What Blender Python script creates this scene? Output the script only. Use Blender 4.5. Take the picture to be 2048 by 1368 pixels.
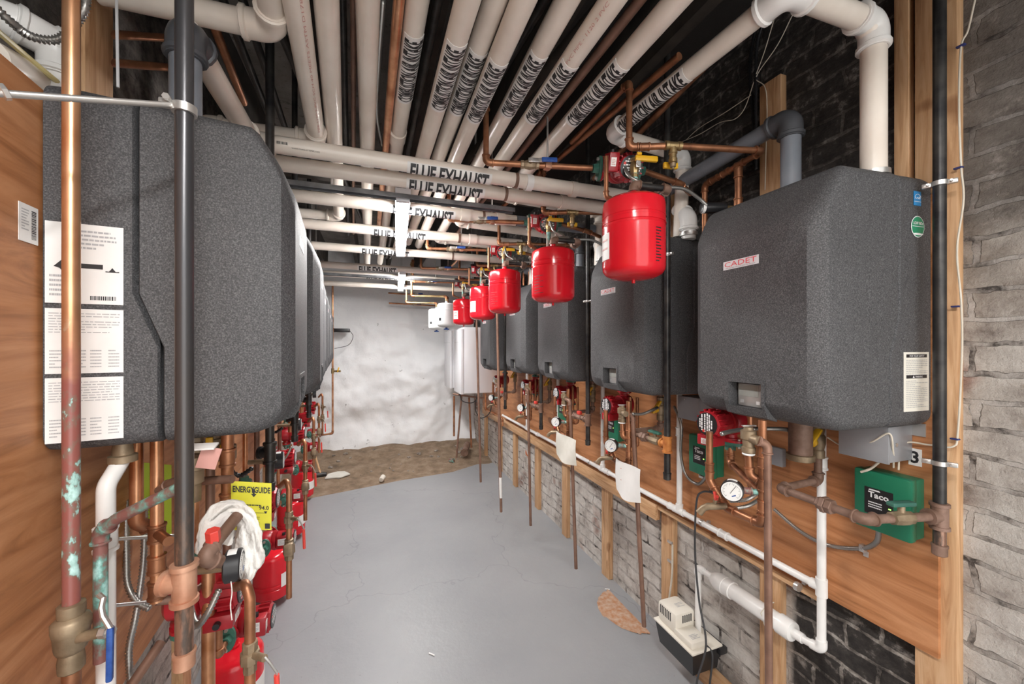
import bpy, bmesh, math, random
from mathutils import Vector, Matrix, Euler
for o in list(bpy.data.objects): bpy.data.objects.remove(o, do_unlink=True)
SC = bpy.context.scene
C = SC.collection
V = Vector
PI = math.pi
random.seed(7)

# ---------------------------------------------------------------- camera
H = 1.6                      # eye height above the floor
F = 780.0; CX = 1024.0; CY = 690.0
TH = math.radians(19.68)     # the camera is turned this far right of the aisle
cd = bpy.data.cameras.new('camera'); cam = bpy.data.objects.new('camera', cd); C.objects.link(cam)
cam.location = (0, 0, H); cam.rotation_euler = (PI/2, 0, -TH)
cd.sensor_width = 36; cd.lens = 36*F/2048; cd.shift_y = (CY-684)/2048; cd.clip_start = .02
SC.camera = cam
# ---------------------------------------------------------------- world, exposure
w = bpy.data.worlds.new('world'); SC.world = w; w.use_nodes = True
bg = w.node_tree.nodes['Background']; bg.inputs[0].default_value = (1, .985, .96, 1); bg.inputs[1].default_value = .95
SC.view_settings.view_transform = 'Standard'; SC.view_settings.look = 'None'
SC.view_settings.exposure = 1.62; SC.view_settings.gamma = 1; SC.view_settings.use_curve_mapping = False
TUBE_WATTS = 56.0            # emission strength of the ceiling tubes

def at(px, py, X=None, Y=None, z=None, zc=None):
    """world point seen at a photo pixel, on the plane X=, Y= or height z="""
    a = (px-CX)/F; b = -(py-CY)/F
    d = V((a*math.cos(TH)+math.sin(TH), math.cos(TH)-a*math.sin(TH), b))
    if X is not None: t = X/d.x
    elif Y is not None: t = Y/d.y
    elif z is not None: t = (z-H)/d.z
    else: t = zc
    return V((d.x*t, d.y*t, H+d.z*t))

# ---------------------------------------------------------------- materials
def nmat(name, col=(.5,.5,.5), rough=.5, metal=0, spec=.5):
    m = bpy.data.materials.new(name); m.use_nodes = True
    b = m.node_tree.nodes['Principled BSDF']
    b.inputs['Base Color'].default_value = (*col, 1); b.inputs['Roughness'].default_value = rough
    b.inputs['Metallic'].default_value = metal; b.inputs['Specular IOR Level'].default_value = spec
    return m
def N(m, t, **kw):
    n = m.node_tree.nodes.new(t)
    for k, v in kw.items():
        if k in n.inputs: n.inputs[k].default_value = v
        else: setattr(n, k, v)
    return n
def L(m, a, ao, b, bi): m.node_tree.links.new(a.outputs[ao], b.inputs[bi])
def bsdf(m): return m.node_tree.nodes['Principled BSDF']
def coord(m, scale=(1,1,1), kind='Object', rot=(0,0,0)):
    tc = N(m, 'ShaderNodeTexCoord'); mp = N(m, 'ShaderNodeMapping')
    mp.inputs['Scale'].default_value = scale; mp.inputs['Rotation'].default_value = rot
    L(m, tc, kind, mp, 'Vector'); return mp
def geo(m, scale=(1,1,1), rot=(0,0,0)):
    g = N(m, 'ShaderNodeNewGeometry'); mp = N(m, 'ShaderNodeMapping')
    mp.inputs['Scale'].default_value = scale; mp.inputs['Rotation'].default_value = rot
    L(m, g, 'Position', mp, 'Vector'); return mp
def noise(m, src, scale, detail=4, rough=.55, dist=0):
    n = N(m, 'ShaderNodeTexNoise'); n.inputs['Scale'].default_value = scale
    n.inputs['Detail'].default_value = detail; n.inputs['Roughness'].default_value = rough; n.inputs['Distortion'].default_value = dist
    if src: L(m, src, 'Vector', n, 'Vector')
    return n
def ramp(m, src, out, stops):
    r = N(m, 'ShaderNodeValToRGB'); L(m, src, out, r, 'Fac'); e = r.color_ramp.elements
    while len(e) < len(stops): e.new(.5)
    for i, (p, c) in enumerate(stops): e[i].position = p; e[i].color = (*c, 1) if len(c) == 3 else c
    return r
def mix(m, f, a, b, kind='MIX'):
    x = N(m, 'ShaderNodeMix', data_type='RGBA', blend_type=kind)
    for k, s in ((0, f), (6, a), (7, b)):
        if isinstance(s, tuple) and len(s) == 2 and hasattr(s[0], 'outputs'): m.node_tree.links.new(s[0].outputs[s[1]], x.inputs[k])
        elif isinstance(s, (int, float)): x.inputs[k].default_value = s
        else: x.inputs[k].default_value = (*s, 1)
    return x
def bump(m, src, out, strength=.3, dist=.01, prev=None):
    b = N(m, 'ShaderNodeBump'); b.inputs['Strength'].default_value = strength; b.inputs['Distance'].default_value = dist
    L(m, src, out, b, 'Height')
    if prev: L(m, prev, 'Normal', b, 'Normal')
    L(m, b, 'Normal', bsdf(m), 'Normal'); return b
def speck(name, c1, c2, scale=20, rough=.5, metal=0, bmp=0, lo=.35, hi=.65, detail=4, bscale=None, rr=None):
    m = nmat(name, c1, rough, metal); g = geo(m)
    n = noise(m, g, scale, detail); r = ramp(m, n, 'Fac', [(lo, c1), (hi, c2)])
    L(m, r, 'Color', bsdf(m), 'Base Color')
    if bmp:
        b = noise(m, g, bscale or scale*4, 3); bump(m, b, 'Fac', bmp, .004)
    return m
M = {}
M['pvc'] = speck('cream_pvc', (.74,.66,.58), (.86,.79,.71), 5, .28)
M['white_pvc'] = speck('white_pvc', (.80,.79,.77), (.9,.89,.87), 7, .3)
M['grey_pvc'] = speck('grey_cpvc', (.175,.195,.225), (.23,.25,.285), 8, .35)
M['dark_pvc'] = nmat('charcoal_pvc_fitting', (.075,.08,.09), .4)
M['copper'] = speck('aged_copper', (.20,.085,.045), (.50,.225,.115), 14, .42, .7, .15, lo=.3, hi=.68)
M['bright_copper'] = speck('bright_copper', (.44,.19,.085), (.78,.42,.24), 11, .32, .8)
M['brown_pipe'] = speck('dull_copper', (.19,.105,.075), (.30,.17,.12), 12, .5, .35)
M['brass'] = speck('brass', (.30,.20,.09), (.50,.37,.19), 18, .38, .8, .15)
M['bronze'] = speck('dusty_bronze', (.20,.145,.09), (.34,.26,.17), 22, .5, .5, .15)
M['iron'] = speck('black_iron', (.018,.018,.02), (.06,.056,.052), 16, .40, .4, .12)
M['rust_iron'] = speck('rusty_iron', (.16,.09,.06), (.27,.17,.13), 20, .6, .2, .2)
M['pink_brass'] = speck('ruddy_bronze', (.42,.20,.12), (.58,.33,.22), 16, .45, .4, .12)
M['orange_rust'] = speck('orange_rust', (.42,.13,.03), (.62,.25,.06), 24, .7, .1, .3)
M['steel'] = nmat('zinc_steel', (.62,.61,.59), .35, .8)
M['dark_steel'] = speck('dark_strut_steel', (.12,.125,.135), (.24,.25,.265), 12, .42, .6)
M['red'] = speck('red_tank_paint', (.60,.009,.018), (.70,.015,.028), 3, .16)
M['pump_red'] = speck('red_cast_paint', (.30,.010,.016), (.42,.016,.026), 14, .32, 0, .1)
M['flange'] = speck('green_flange', (.03,.12,.09), (.07,.2,.15), 20, .45)
M['green_box'] = speck('green_enamel', (.012,.16,.085), (.02,.20,.11), 3, .35)
M['white_en'] = nmat('white_enamel', (.80,.80,.83), .35)
M['tank_white'] = nmat('pale_grey_enamel', (.66,.68,.68), .3)
M['paper'] = speck('white_label', (.80,.79,.77), (.86,.85,.83), 9, .5)
M['cream_label'] = nmat('cream_label', (.80,.77,.68), .5)
M['ink'] = nmat('black_ink', (.02,.02,.022), .5)
M['grey_ink'] = nmat('grey_fine_print', (.43,.43,.44), .6); M['pale_yellow'] = nmat('pale_yellow_cable', (.70,.60,.28), .4)
M['red_ink'] = nmat('red_ink', (.75,.10,.12), .5)
M['pink_ink'] = nmat('faded_red_print', (.62,.32,.28), .5)
M['white_ink'] = nmat('white_print', (.85,.85,.85), .5)
M['black'] = nmat('black_plastic', (.018,.018,.02), .35)
M['rubber'] = nmat('grey_cable', (.045,.045,.048), .5)
M['blue'] = speck('blue_vinyl_handle', (.01,.05,.24), (.03,.10,.36), 60, .5)
M['blue_clip'] = nmat('blue_clip', (.03,.04,.16), .4)
M['yellow'] = nmat('yellow_handle', (.75,.42,.02), .4)
M['red_pl'] = nmat('red_handle', (.68,.06,.045), .4)
M['tag'] = nmat('lime_tag', (.50,.66,.02), .5)
M['guide'] = nmat('yellow_label', (.66,.62,.035), .5)
M['grey_box'] = speck('grey_box_enamel', (.27,.28,.30), (.34,.35,.37), 6, .4, .2)
M['cream_plastic'] = speck('cream_plastic', (.74,.69,.60), (.80,.76,.68), 8, .45)
M['lcd'] = nmat('lcd_glass', (.33,.34,.32), .15)
M['panel'] = nmat('silver_panel', (.52,.51,.50), .3, .4)
M['dial'] = nmat('white_dial', (.82,.82,.80), .25)
M['wire'] = speck('cream_wire', (.58,.52,.42), (.70,.64,.54), 15, .5)
M['cloth'] = speck('white_rag', (.70,.68,.64), (.82,.80,.77), 16, .95, 0, .6, bscale=160)
M['sheet'] = speck('dusty_plastic_sheet', (.66,.64,.57), (.76,.74,.68), 10, .5)
M['sky_blue'] = nmat('blue_sticker', (.02,.22,.50), .35)
M['green_st'] = nmat('green_sticker', (.01,.24,.12), .35)
M['clear'] = nmat('pale_sticker', (.72,.72,.74), .35)
M['patina'] = None
def _special():
    # foam boiler cover: charcoal with fine grain
    m = nmat('charcoal_foam', (.06,.06,.063), .62); g = geo(m)
    n = noise(m, g, 330, 2, .6); r = ramp(m, n, 'Fac', [(.33, (.040,.040,.043)), (.52, (.078,.078,.082)), (.68, (.15,.15,.155))])
    n2 = noise(m, g, 5, 3); x = mix(m, .3, (r, 'Color'), (ramp(m, n2, 'Fac', [(.35,(.5,.5,.5)),(.65,(1,1,1))]), 'Color'), 'MULTIPLY')
    L(m, x, 2, bsdf(m), 'Base Color'); bump(m, n, 'Fac', .45, .0022); M['foam'] = m
    # flexible conduit
    M['flex'] = nmat('flex_steel', (.40,.39,.37), .34, .85)
    # patina copper
    m = nmat('verdigris_copper', (.3,.15,.1), .55, .2); g = geo(m, (1,1,.7))
    n = noise(m, g, 34, 4, .6); r = ramp(m, n, 'Fac', [(.42, (.24,.10,.085)), (.5, (.22,.20,.17)), (.56, (.16,.36,.31)), (.66, (.42,.70,.66))])
    L(m, r, 'Color', bsdf(m), 'Base Color'); bump(m, n, 'Fac', .3, .003); M['patina'] = m
    # riser: bright copper above, patina below z~1.5
    m = nmat('half_stripped_copper', (.7,.4,.2), .3, .7); g = geo(m)
    sp = N(m, 'ShaderNodeSeparateXYZ'); L(m, g, 'Vector', sp, 'Vector')
    n0 = noise(m, g, 30, 2); add = N(m, 'ShaderNodeMath', operation='MULTIPLY_ADD'); L(m, n0, 'Fac', add, 0); add.inputs[1].default_value = .12; L(m, sp, 'Z', add, 2)
    f = N(m, 'ShaderNodeMapRange'); f.inputs['From Min'].default_value = 1.60; f.inputs['From Max'].default_value = 1.72; L(m, add, 0, f, 'Value')
    n = noise(m, geo(m, (1,1,.55)), 36, 4, .6); r = ramp(m, n, 'Fac', [(.50, (.26,.085,.07)), (.57, (.20,.13,.10)), (.60, (.30,.50,.46)), (.70, (.55,.80,.76))])
    n3 = noise(m, g, 8, 3); r3 = ramp(m, n3, 'Fac', [(.35, (.62,.30,.15)), (.65, (.80,.47,.27))])
    x = mix(m, (f, 0), (r, 'Color'), (r3, 'Color')); L(m, x, 2, bsdf(m), 'Base Color')
    mt = N(m, 'ShaderNodeMath', operation='MULTIPLY'); L(m, f, 0, mt, 0); mt.inputs[1].default_value = .8; L(m, mt, 0, bsdf(m), 'Metallic'); M['riser'] = m
    # black pipe wearing to copper colour at the bottom
    m = nmat('worn_black_iron', (.02,.02,.02), .3, .5); g = geo(m, (1,1,.25))
    sp = N(m, 'ShaderNodeSeparateXYZ'); L(m, geo(m), 'Vector', sp, 'Vector')
    f = N(m, 'ShaderNodeMapRange'); f.inputs['From Min'].default_value = 1.75; f.inputs['From Max'].default_value = 1.15; L(m, sp, 'Z', f, 'Value')
    n = noise(m, g, 55, 4, .65); mu = N(m, 'ShaderNodeMath', operation='MULTIPLY'); L(m, n, 'Fac', mu, 0); L(m, f, 0, mu, 1)
    r = ramp(m, mu, 0, [(.0, (.065,.065,.07)), (.34, (.07,.062,.058)), (.48, (.13,.09,.07)), (.58, (.30,.17,.12))])
    L(m, r, 'Color', bsdf(m), 'Base Color'); M['worn_iron'] = m
    # framing lumber
    for nm, ax in (('lumber', (14,14,1.1)), ('lumber_h', (14,1.1,14))):
        m = nmat(nm, (.6,.36,.18), .6); g = geo(m, ax); n = noise(m, g, 3.2, 5, .6, 1.2)
        r = ramp(m, n, 'Fac', [(.3, (.42,.215,.095)), (.5, (.60,.355,.185)), (.72, (.71,.465,.275))])
        k = noise(m, geo(m, (1,1,.6)), 9, 1); kr = ramp(m, k, 'Fac', [(.27, (.35,.2,.1)), (.31, (1,1,1))])
        x = mix(m, .6, (r, 'Color'), (kr, 'Color'), 'MULTIPLY'); L(m, x, 2, bsdf(m), 'Base Color'); bump(m, n, 'Fac', .15, .003); M[nm] = m
    # plywood
    m = nmat('plywood', (.55,.26,.12), .5); g = geo(m, (1.5,.50,4.2)); n = noise(m, g, 2.8, 7, .66, 2.2)
    wv = N(m, 'ShaderNodeTexWave', wave_type='RINGS', rings_direction='SPHERICAL'); L(m, geo(m, (1,.35,2.2)), 'Vector', wv, 'Vector')
    wv.inputs['Scale'].default_value = 3.0; wv.inputs['Distortion'].default_value = 7; wv.inputs['Detail'].default_value = 3; wv.inputs['Detail Scale'].default_value = .7
    r = ramp(m, n, 'Fac', [(.30, (.29,.115,.042)), (.46, (.46,.195,.078)), (.68, (.59,.285,.135))])
    r2 = ramp(m, wv, 'Fac', [(.0, (.76,.68,.6)), (.35, (1,1,1))])
    x = mix(m, .6, (r, 'Color'), (r2, 'Color'), 'MULTIPLY')
    k = noise(m, geo(m, (1,.8,1.6)), 4.5, 1); kr = ramp(m, k, 'Fac', [(.24, (.22,.12,.07)), (.285, (1,1,1))])
    x = mix(m, .75, (x, 2), (kr, 'Color'), 'MULTIPLY'); L(m, x, 2, bsdf(m), 'Base Color'); M['ply'] = m
    # grey painted floor
    m = nmat('grey_floor_paint', (.3,.3,.31), .42); g = geo(m)
    n = noise(m, g, 1.3, 5); r = ramp(m, n, 'Fac', [(.3, (.265,.272,.287)), (.7, (.325,.331,.343))])
    cr = N(m, 'ShaderNodeTexVoronoi', feature='DISTANCE_TO_EDGE'); nz = noise(m, g, 3, 3); vx = N(m, 'ShaderNodeVectorMath', operation='MULTIPLY_ADD')
    L(m, nz, 'Color', vx, 0); vx.inputs[1].default_value = (.5,.5,.5); L(m, g, 'Vector', vx, 2); L(m, vx, 0, cr, 'Vector'); cr.inputs['Scale'].default_value = .62
    rc = ramp(m, cr, 'Distance', [(.0, (.6,.6,.6)), (.004, (1,1,1))])
    sp_ = noise(m, g, 60, 2); rs = ramp(m, sp_, 'Fac', [(.24, (.45,.42,.4)), (.27, (1,1,1))])
    x = mix(m, .5, (r, 'Color'), (rc, 'Color'), 'MULTIPLY'); x = mix(m, .5, (x, 2), (rs, 'Color'), 'MULTIPLY'); L(m, x, 2, bsdf(m), 'Base Color')
    nb = noise(m, g, 18, 6, .6); b1 = bump(m, nb, 'Fac', .30, .006); bump(m, rc, 'Color', .3, .003, b1); M['floor'] = m
    # dirt
    m = nmat('bare_earth', (.2,.15,.1), .95); g = geo(m); n = noise(m, g, 7, 7, .65)
    r = ramp(m, n, 'Fac', [(.3, (.15,.105,.07)), (.5, (.27,.19,.125)), (.72, (.38,.29,.21))]); L(m, r, 'Color', bsdf(m), 'Base Color')
    nb = noise(m, g, 40, 6, .7); bump(m, nb, 'Fac', .8, .015); M['dirt'] = m
    # white lumpy plaster
    m = nmat('white_plaster', (.8,.8,.8), .55); g = geo(m); n = noise(m, g, 1.8, 4)
    r = ramp(m, n, 'Fac', [(.3, (.84,.845,.86)), (.7, (.92,.92,.925))])
    n2 = noise(m, g, 9, 6, .7); r2 = ramp(m, n2, 'Fac', [(.30, (.25,.23,.21)), (.335, (1,1,1))])
    x = mix(m, .8, (r, 'Color'), (r2, 'Color'), 'MULTIPLY'); L(m, x, 2, bsdf(m), 'Base Color')
    nb = noise(m, g, 11, 6, .6); bump(m, nb, 'Fac', .35, .03); M['plaster'] = m
    # ceiling boards
    m = nmat('sooty_ceiling', (.1,.09,.08), .85); g = geo(m); n = noise(m, g, 2.2, 6, .65)
    r = ramp(m, n, 'Fac', [(.34, (.13,.115,.104)), (.62, (.33,.305,.28))])
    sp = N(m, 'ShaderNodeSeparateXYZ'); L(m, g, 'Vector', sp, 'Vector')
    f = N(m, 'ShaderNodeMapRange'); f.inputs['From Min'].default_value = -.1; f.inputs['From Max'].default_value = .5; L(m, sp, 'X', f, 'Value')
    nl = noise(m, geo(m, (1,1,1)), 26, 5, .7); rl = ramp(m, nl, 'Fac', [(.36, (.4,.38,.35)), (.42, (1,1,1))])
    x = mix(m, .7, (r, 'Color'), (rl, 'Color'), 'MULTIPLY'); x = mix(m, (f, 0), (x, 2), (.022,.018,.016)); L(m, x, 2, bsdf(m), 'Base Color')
    bump(m, nl, 'Fac', .5, .01); M['ceil'] = m
    M['joist'] = speck('dark_joist', (.022,.017,.014), (.05,.04,.032), 9, .9)
_special()
def brick_mat(name, axis, left=False):
    m = nmat(name, (.5,.5,.5), .9)
    g = N(m, 'ShaderNodeNewGeometry'); sp = N(m, 'ShaderNodeSeparateXYZ'); L(m, g, 'Position', sp, 'Vector')
    cb = N(m, 'ShaderNodeCombineXYZ'); L(m, sp, axis, cb, 'X'); L(m, sp, 'Z', cb, 'Y')
    nz = noise(m, cb, 5, 4, .6); wob = N(m, 'ShaderNodeVectorMath', operation='MULTIPLY_ADD'); L(m, nz, 'Color', wob, 0)
    wob.inputs[1].default_value = (.07,.06,0); L(m, cb, 'Vector', wob, 2)
    br = N(m, 'ShaderNodeTexBrick'); L(m, wob, 0, br, 'Vector'); br.inputs['Scale'].default_value = 1
    br.inputs['Brick Width'].default_value = .205; br.inputs['Row Height'].default_value = .074; br.inputs['Mortar Size'].default_value = .0085
    br.inputs['Mortar Smooth'].default_value = .5; br.inputs['Bias'].default_value = 0
    br.inputs['Color1'].default_value = (0,0,0,1); br.inputs['Color2'].default_value = (1,1,1,1); br.inputs['Mortar'].default_value = (.5,.5,.5,1)
    # painted (worn white) bricks
    n1 = noise(m, cb, 7, 7, .7); white = ramp(m, n1, 'Fac', [(.30, (.20,.165,.145)), (.40, (.46,.41,.375)), (.48,(.62,.58,.54)), (.62, (.74,.71,.67))])
    n1b = noise(m, cb, 2.1, 3, .6); redm = ramp(m, n1b, 'Fac', [(.60, (0,0,0)), (.67, (1,1,1))])
    taupe = ramp(m, n1, 'Fac', [(.34, (.17,.14,.12)), (.46, (.34,.295,.255)), (.62, (.50,.45,.40))]); ft = N(m, 'ShaderNodeMapRange'); ft.inputs['From Min'].default_value = 1.25; ft.inputs['From Max'].default_value = 2.0; L(m, sp, 'Z', ft, 'Value')
    nt = N(m, 'ShaderNodeMath', operation='MULTIPLY_ADD'); L(m, n1b_ := noise(m, cb, 3.1, 4, .6), 'Fac', nt, 0); nt.inputs[1].default_value = 1.6; nt.inputs[2].default_value = -.55; nu = N(m, 'ShaderNodeMath', operation='ADD', use_clamp=True); L(m, nt, 0, nu, 0); L(m, ft, 0, nu, 1)
    white = mix(m, (nu, 0), (white, 'Color'), (taupe, 'Color'))
    x = mix(m, (redm, 'Color'), (white, 2), (ramp(m, n1, 'Fac', [(.4, (.20,.11,.085)), (.6, (.44,.30,.25))]), 'Color'))
    # bare orange brick spots
    n4 = noise(m, cb, 3.3, 2, .5); om = ramp(m, n4, 'Fac', [(.725, (0,0,0)), (.74, (1,1,1))]); x = mix(m, (om, 'Color'), (x, 2), (.55,.17,.07))
    # sooty mortar lines
    mm = ramp(m, br, 'Fac', [(.25, (0,0,0)), (.8, (1,1,1))]); n3 = noise(m, cb, 11, 5, .65)
    mort = ramp(m, n3, 'Fac', [(.37, (.06,.05,.045)), (.44, (.30,.27,.245)), (.58, (.54,.50,.465))]); x = mix(m, (mm, 'Color'), (x, 2), (mort, 'Color'))
    # sooty patch low on near wall; upper wall sooty plus painted-in unlit dimness
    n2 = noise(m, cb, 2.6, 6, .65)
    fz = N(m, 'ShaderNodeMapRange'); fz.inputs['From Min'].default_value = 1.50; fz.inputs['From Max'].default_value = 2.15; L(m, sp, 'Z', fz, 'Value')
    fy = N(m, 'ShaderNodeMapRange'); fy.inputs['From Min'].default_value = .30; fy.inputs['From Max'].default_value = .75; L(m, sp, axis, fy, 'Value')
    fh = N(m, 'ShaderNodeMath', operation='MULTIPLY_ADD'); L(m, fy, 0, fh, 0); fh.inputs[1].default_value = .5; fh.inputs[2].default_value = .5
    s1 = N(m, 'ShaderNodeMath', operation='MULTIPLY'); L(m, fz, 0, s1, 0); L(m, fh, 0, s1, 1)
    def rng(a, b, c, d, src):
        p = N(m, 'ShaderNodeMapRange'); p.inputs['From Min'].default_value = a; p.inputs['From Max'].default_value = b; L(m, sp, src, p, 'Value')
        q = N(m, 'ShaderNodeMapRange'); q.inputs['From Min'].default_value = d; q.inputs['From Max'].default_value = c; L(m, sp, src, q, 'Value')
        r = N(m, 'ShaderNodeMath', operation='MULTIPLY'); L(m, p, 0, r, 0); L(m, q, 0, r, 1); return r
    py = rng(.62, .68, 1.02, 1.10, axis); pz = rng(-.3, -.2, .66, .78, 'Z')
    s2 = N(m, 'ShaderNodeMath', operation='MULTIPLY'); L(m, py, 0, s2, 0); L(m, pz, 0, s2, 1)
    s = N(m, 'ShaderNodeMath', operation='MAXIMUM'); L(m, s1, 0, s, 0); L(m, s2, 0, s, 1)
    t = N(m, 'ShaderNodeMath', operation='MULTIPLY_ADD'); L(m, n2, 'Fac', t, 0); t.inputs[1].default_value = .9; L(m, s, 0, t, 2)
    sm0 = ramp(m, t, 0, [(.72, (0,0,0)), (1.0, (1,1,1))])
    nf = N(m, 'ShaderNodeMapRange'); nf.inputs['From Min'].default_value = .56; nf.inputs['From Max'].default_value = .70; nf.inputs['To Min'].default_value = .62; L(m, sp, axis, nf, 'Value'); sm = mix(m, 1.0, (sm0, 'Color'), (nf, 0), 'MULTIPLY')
    n5 = noise(m, cb, 16, 6, .7); soot_dim0 = ramp(m, n5, 'Fac', [(.38, (.018,.015,.014)), (.56, (.05,.043,.039)), (.70, (.30,.27,.245))]); soot_dim1 = ramp(m, n5, 'Fac', [(.36, (.035,.03,.027)), (.50, (.20,.175,.155)), (.62, (.48,.44,.40))])
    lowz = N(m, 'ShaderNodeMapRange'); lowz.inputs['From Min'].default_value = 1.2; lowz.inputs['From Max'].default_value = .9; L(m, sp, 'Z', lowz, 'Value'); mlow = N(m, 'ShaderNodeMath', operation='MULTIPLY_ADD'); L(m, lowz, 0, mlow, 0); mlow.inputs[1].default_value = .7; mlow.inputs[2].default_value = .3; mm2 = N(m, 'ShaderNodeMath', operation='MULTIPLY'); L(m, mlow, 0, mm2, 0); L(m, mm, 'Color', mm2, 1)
    soot_dim = mix(m, (mm2, 0), (soot_dim0, 'Color'), (soot_dim1, 'Color'))
    if left:
        fl = N(m, 'ShaderNodeMapRange'); fl.inputs['From Min'].default_value = 1.95; fl.inputs['From Max'].default_value = 2.2; L(m, sp, 'Z', fl, 'Value'); x = mix(m, (fl, 0), (x, 2), (ramp(m, n5, 'Fac', [(.38, (.05,.042,.037)), (.6, (.20,.175,.155))]), 'Color'))
    else: x = mix(m, (sm, 2), (x, 2), (soot_dim, 2))
    L(m, x, 2, bsdf(m), 'Base Color')
    inv = N(m, 'ShaderNodeMath', operation='MULTIPLY_ADD'); L(m, mm, 'Color', inv, 0); inv.inputs[1].default_value = -1; inv.inputs[2].default_value = 1
    b1 = bump(m, inv, 0, .8, .016); n6 = noise(m, cb, 34, 7, .72); bump(m, n6, 'Fac', .9, .014, b1)
    return m
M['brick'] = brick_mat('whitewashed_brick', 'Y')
M['brick_left'] = brick_mat('white_brick', 'Y', True)
def emat(name, col, s):
    m = nmat(name, col, .4); b = bsdf(m); b.inputs['Emission Color'].default_value = (*col, 1); b.inputs['Emission Strength'].default_value = s; return m
M['tube'] = emat('lit_tube', (1, .985, .965), TUBE_WATTS)
M['led'] = emat('green_led', (.3, 1, .1), 2)

# ---------------------------------------------------------------- mesh helpers
def wm(o):
    m = o.matrix_basis.copy()
    while o.parent: o = o.parent; m = o.matrix_basis @ m
    return m
def frame(d):
    d = d.normalized(); u = V((0,0,1)) if abs(d.z) < .95 else V((1,0,0))
    a = d.cross(u).normalized(); b = a.cross(d).normalized(); return a, b
def fillet(pts, R, n=6):
    pts = [V(p) for p in pts]; out = [pts[0]]
    for i in range(1, len(pts)-1):
        p = pts[i]; a = (pts[i-1]-p); b = (pts[i+1]-p); la, lb = a.length, b.length; a.normalize(); b.normalize()
        ang = a.angle(b)
        if ang > PI-.02 or R <= 0: out.append(p); continue
        t = min(R/math.tan(ang/2), la*.48, lb*.48); r = t*math.tan(ang/2)
        c = p+(a+b).normalized()*(r/math.sin(ang/2)); s = p+a*t-c; e = p+b*t-c; w_ = s.angle(e)
        for k in range(n+1):
            f = k/n
            v = (s*math.sin((1-f)*w_)+e*math.sin(f*w_))/math.sin(w_) if w_ > 1e-4 else s
            out.append(c+v)
    out.append(pts[-1]); return out
def smooth_path(pts, n=10):
    pts = [V(p) for p in pts]; P = [pts[0]*2-pts[1]]+pts+[pts[-1]*2-pts[-2]]; out = []
    for i in range(1, len(P)-2):
        for k in range(n):
            t = k/n; a, b, c, d = P[i-1], P[i], P[i+1], P[i+2]
            out.append(.5*((2*b)+(c-a)*t+(2*a-5*b+4*c-d)*t*t+(3*b-a-3*c+d)*t**3))
    out.append(pts[-1]); return out
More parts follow.
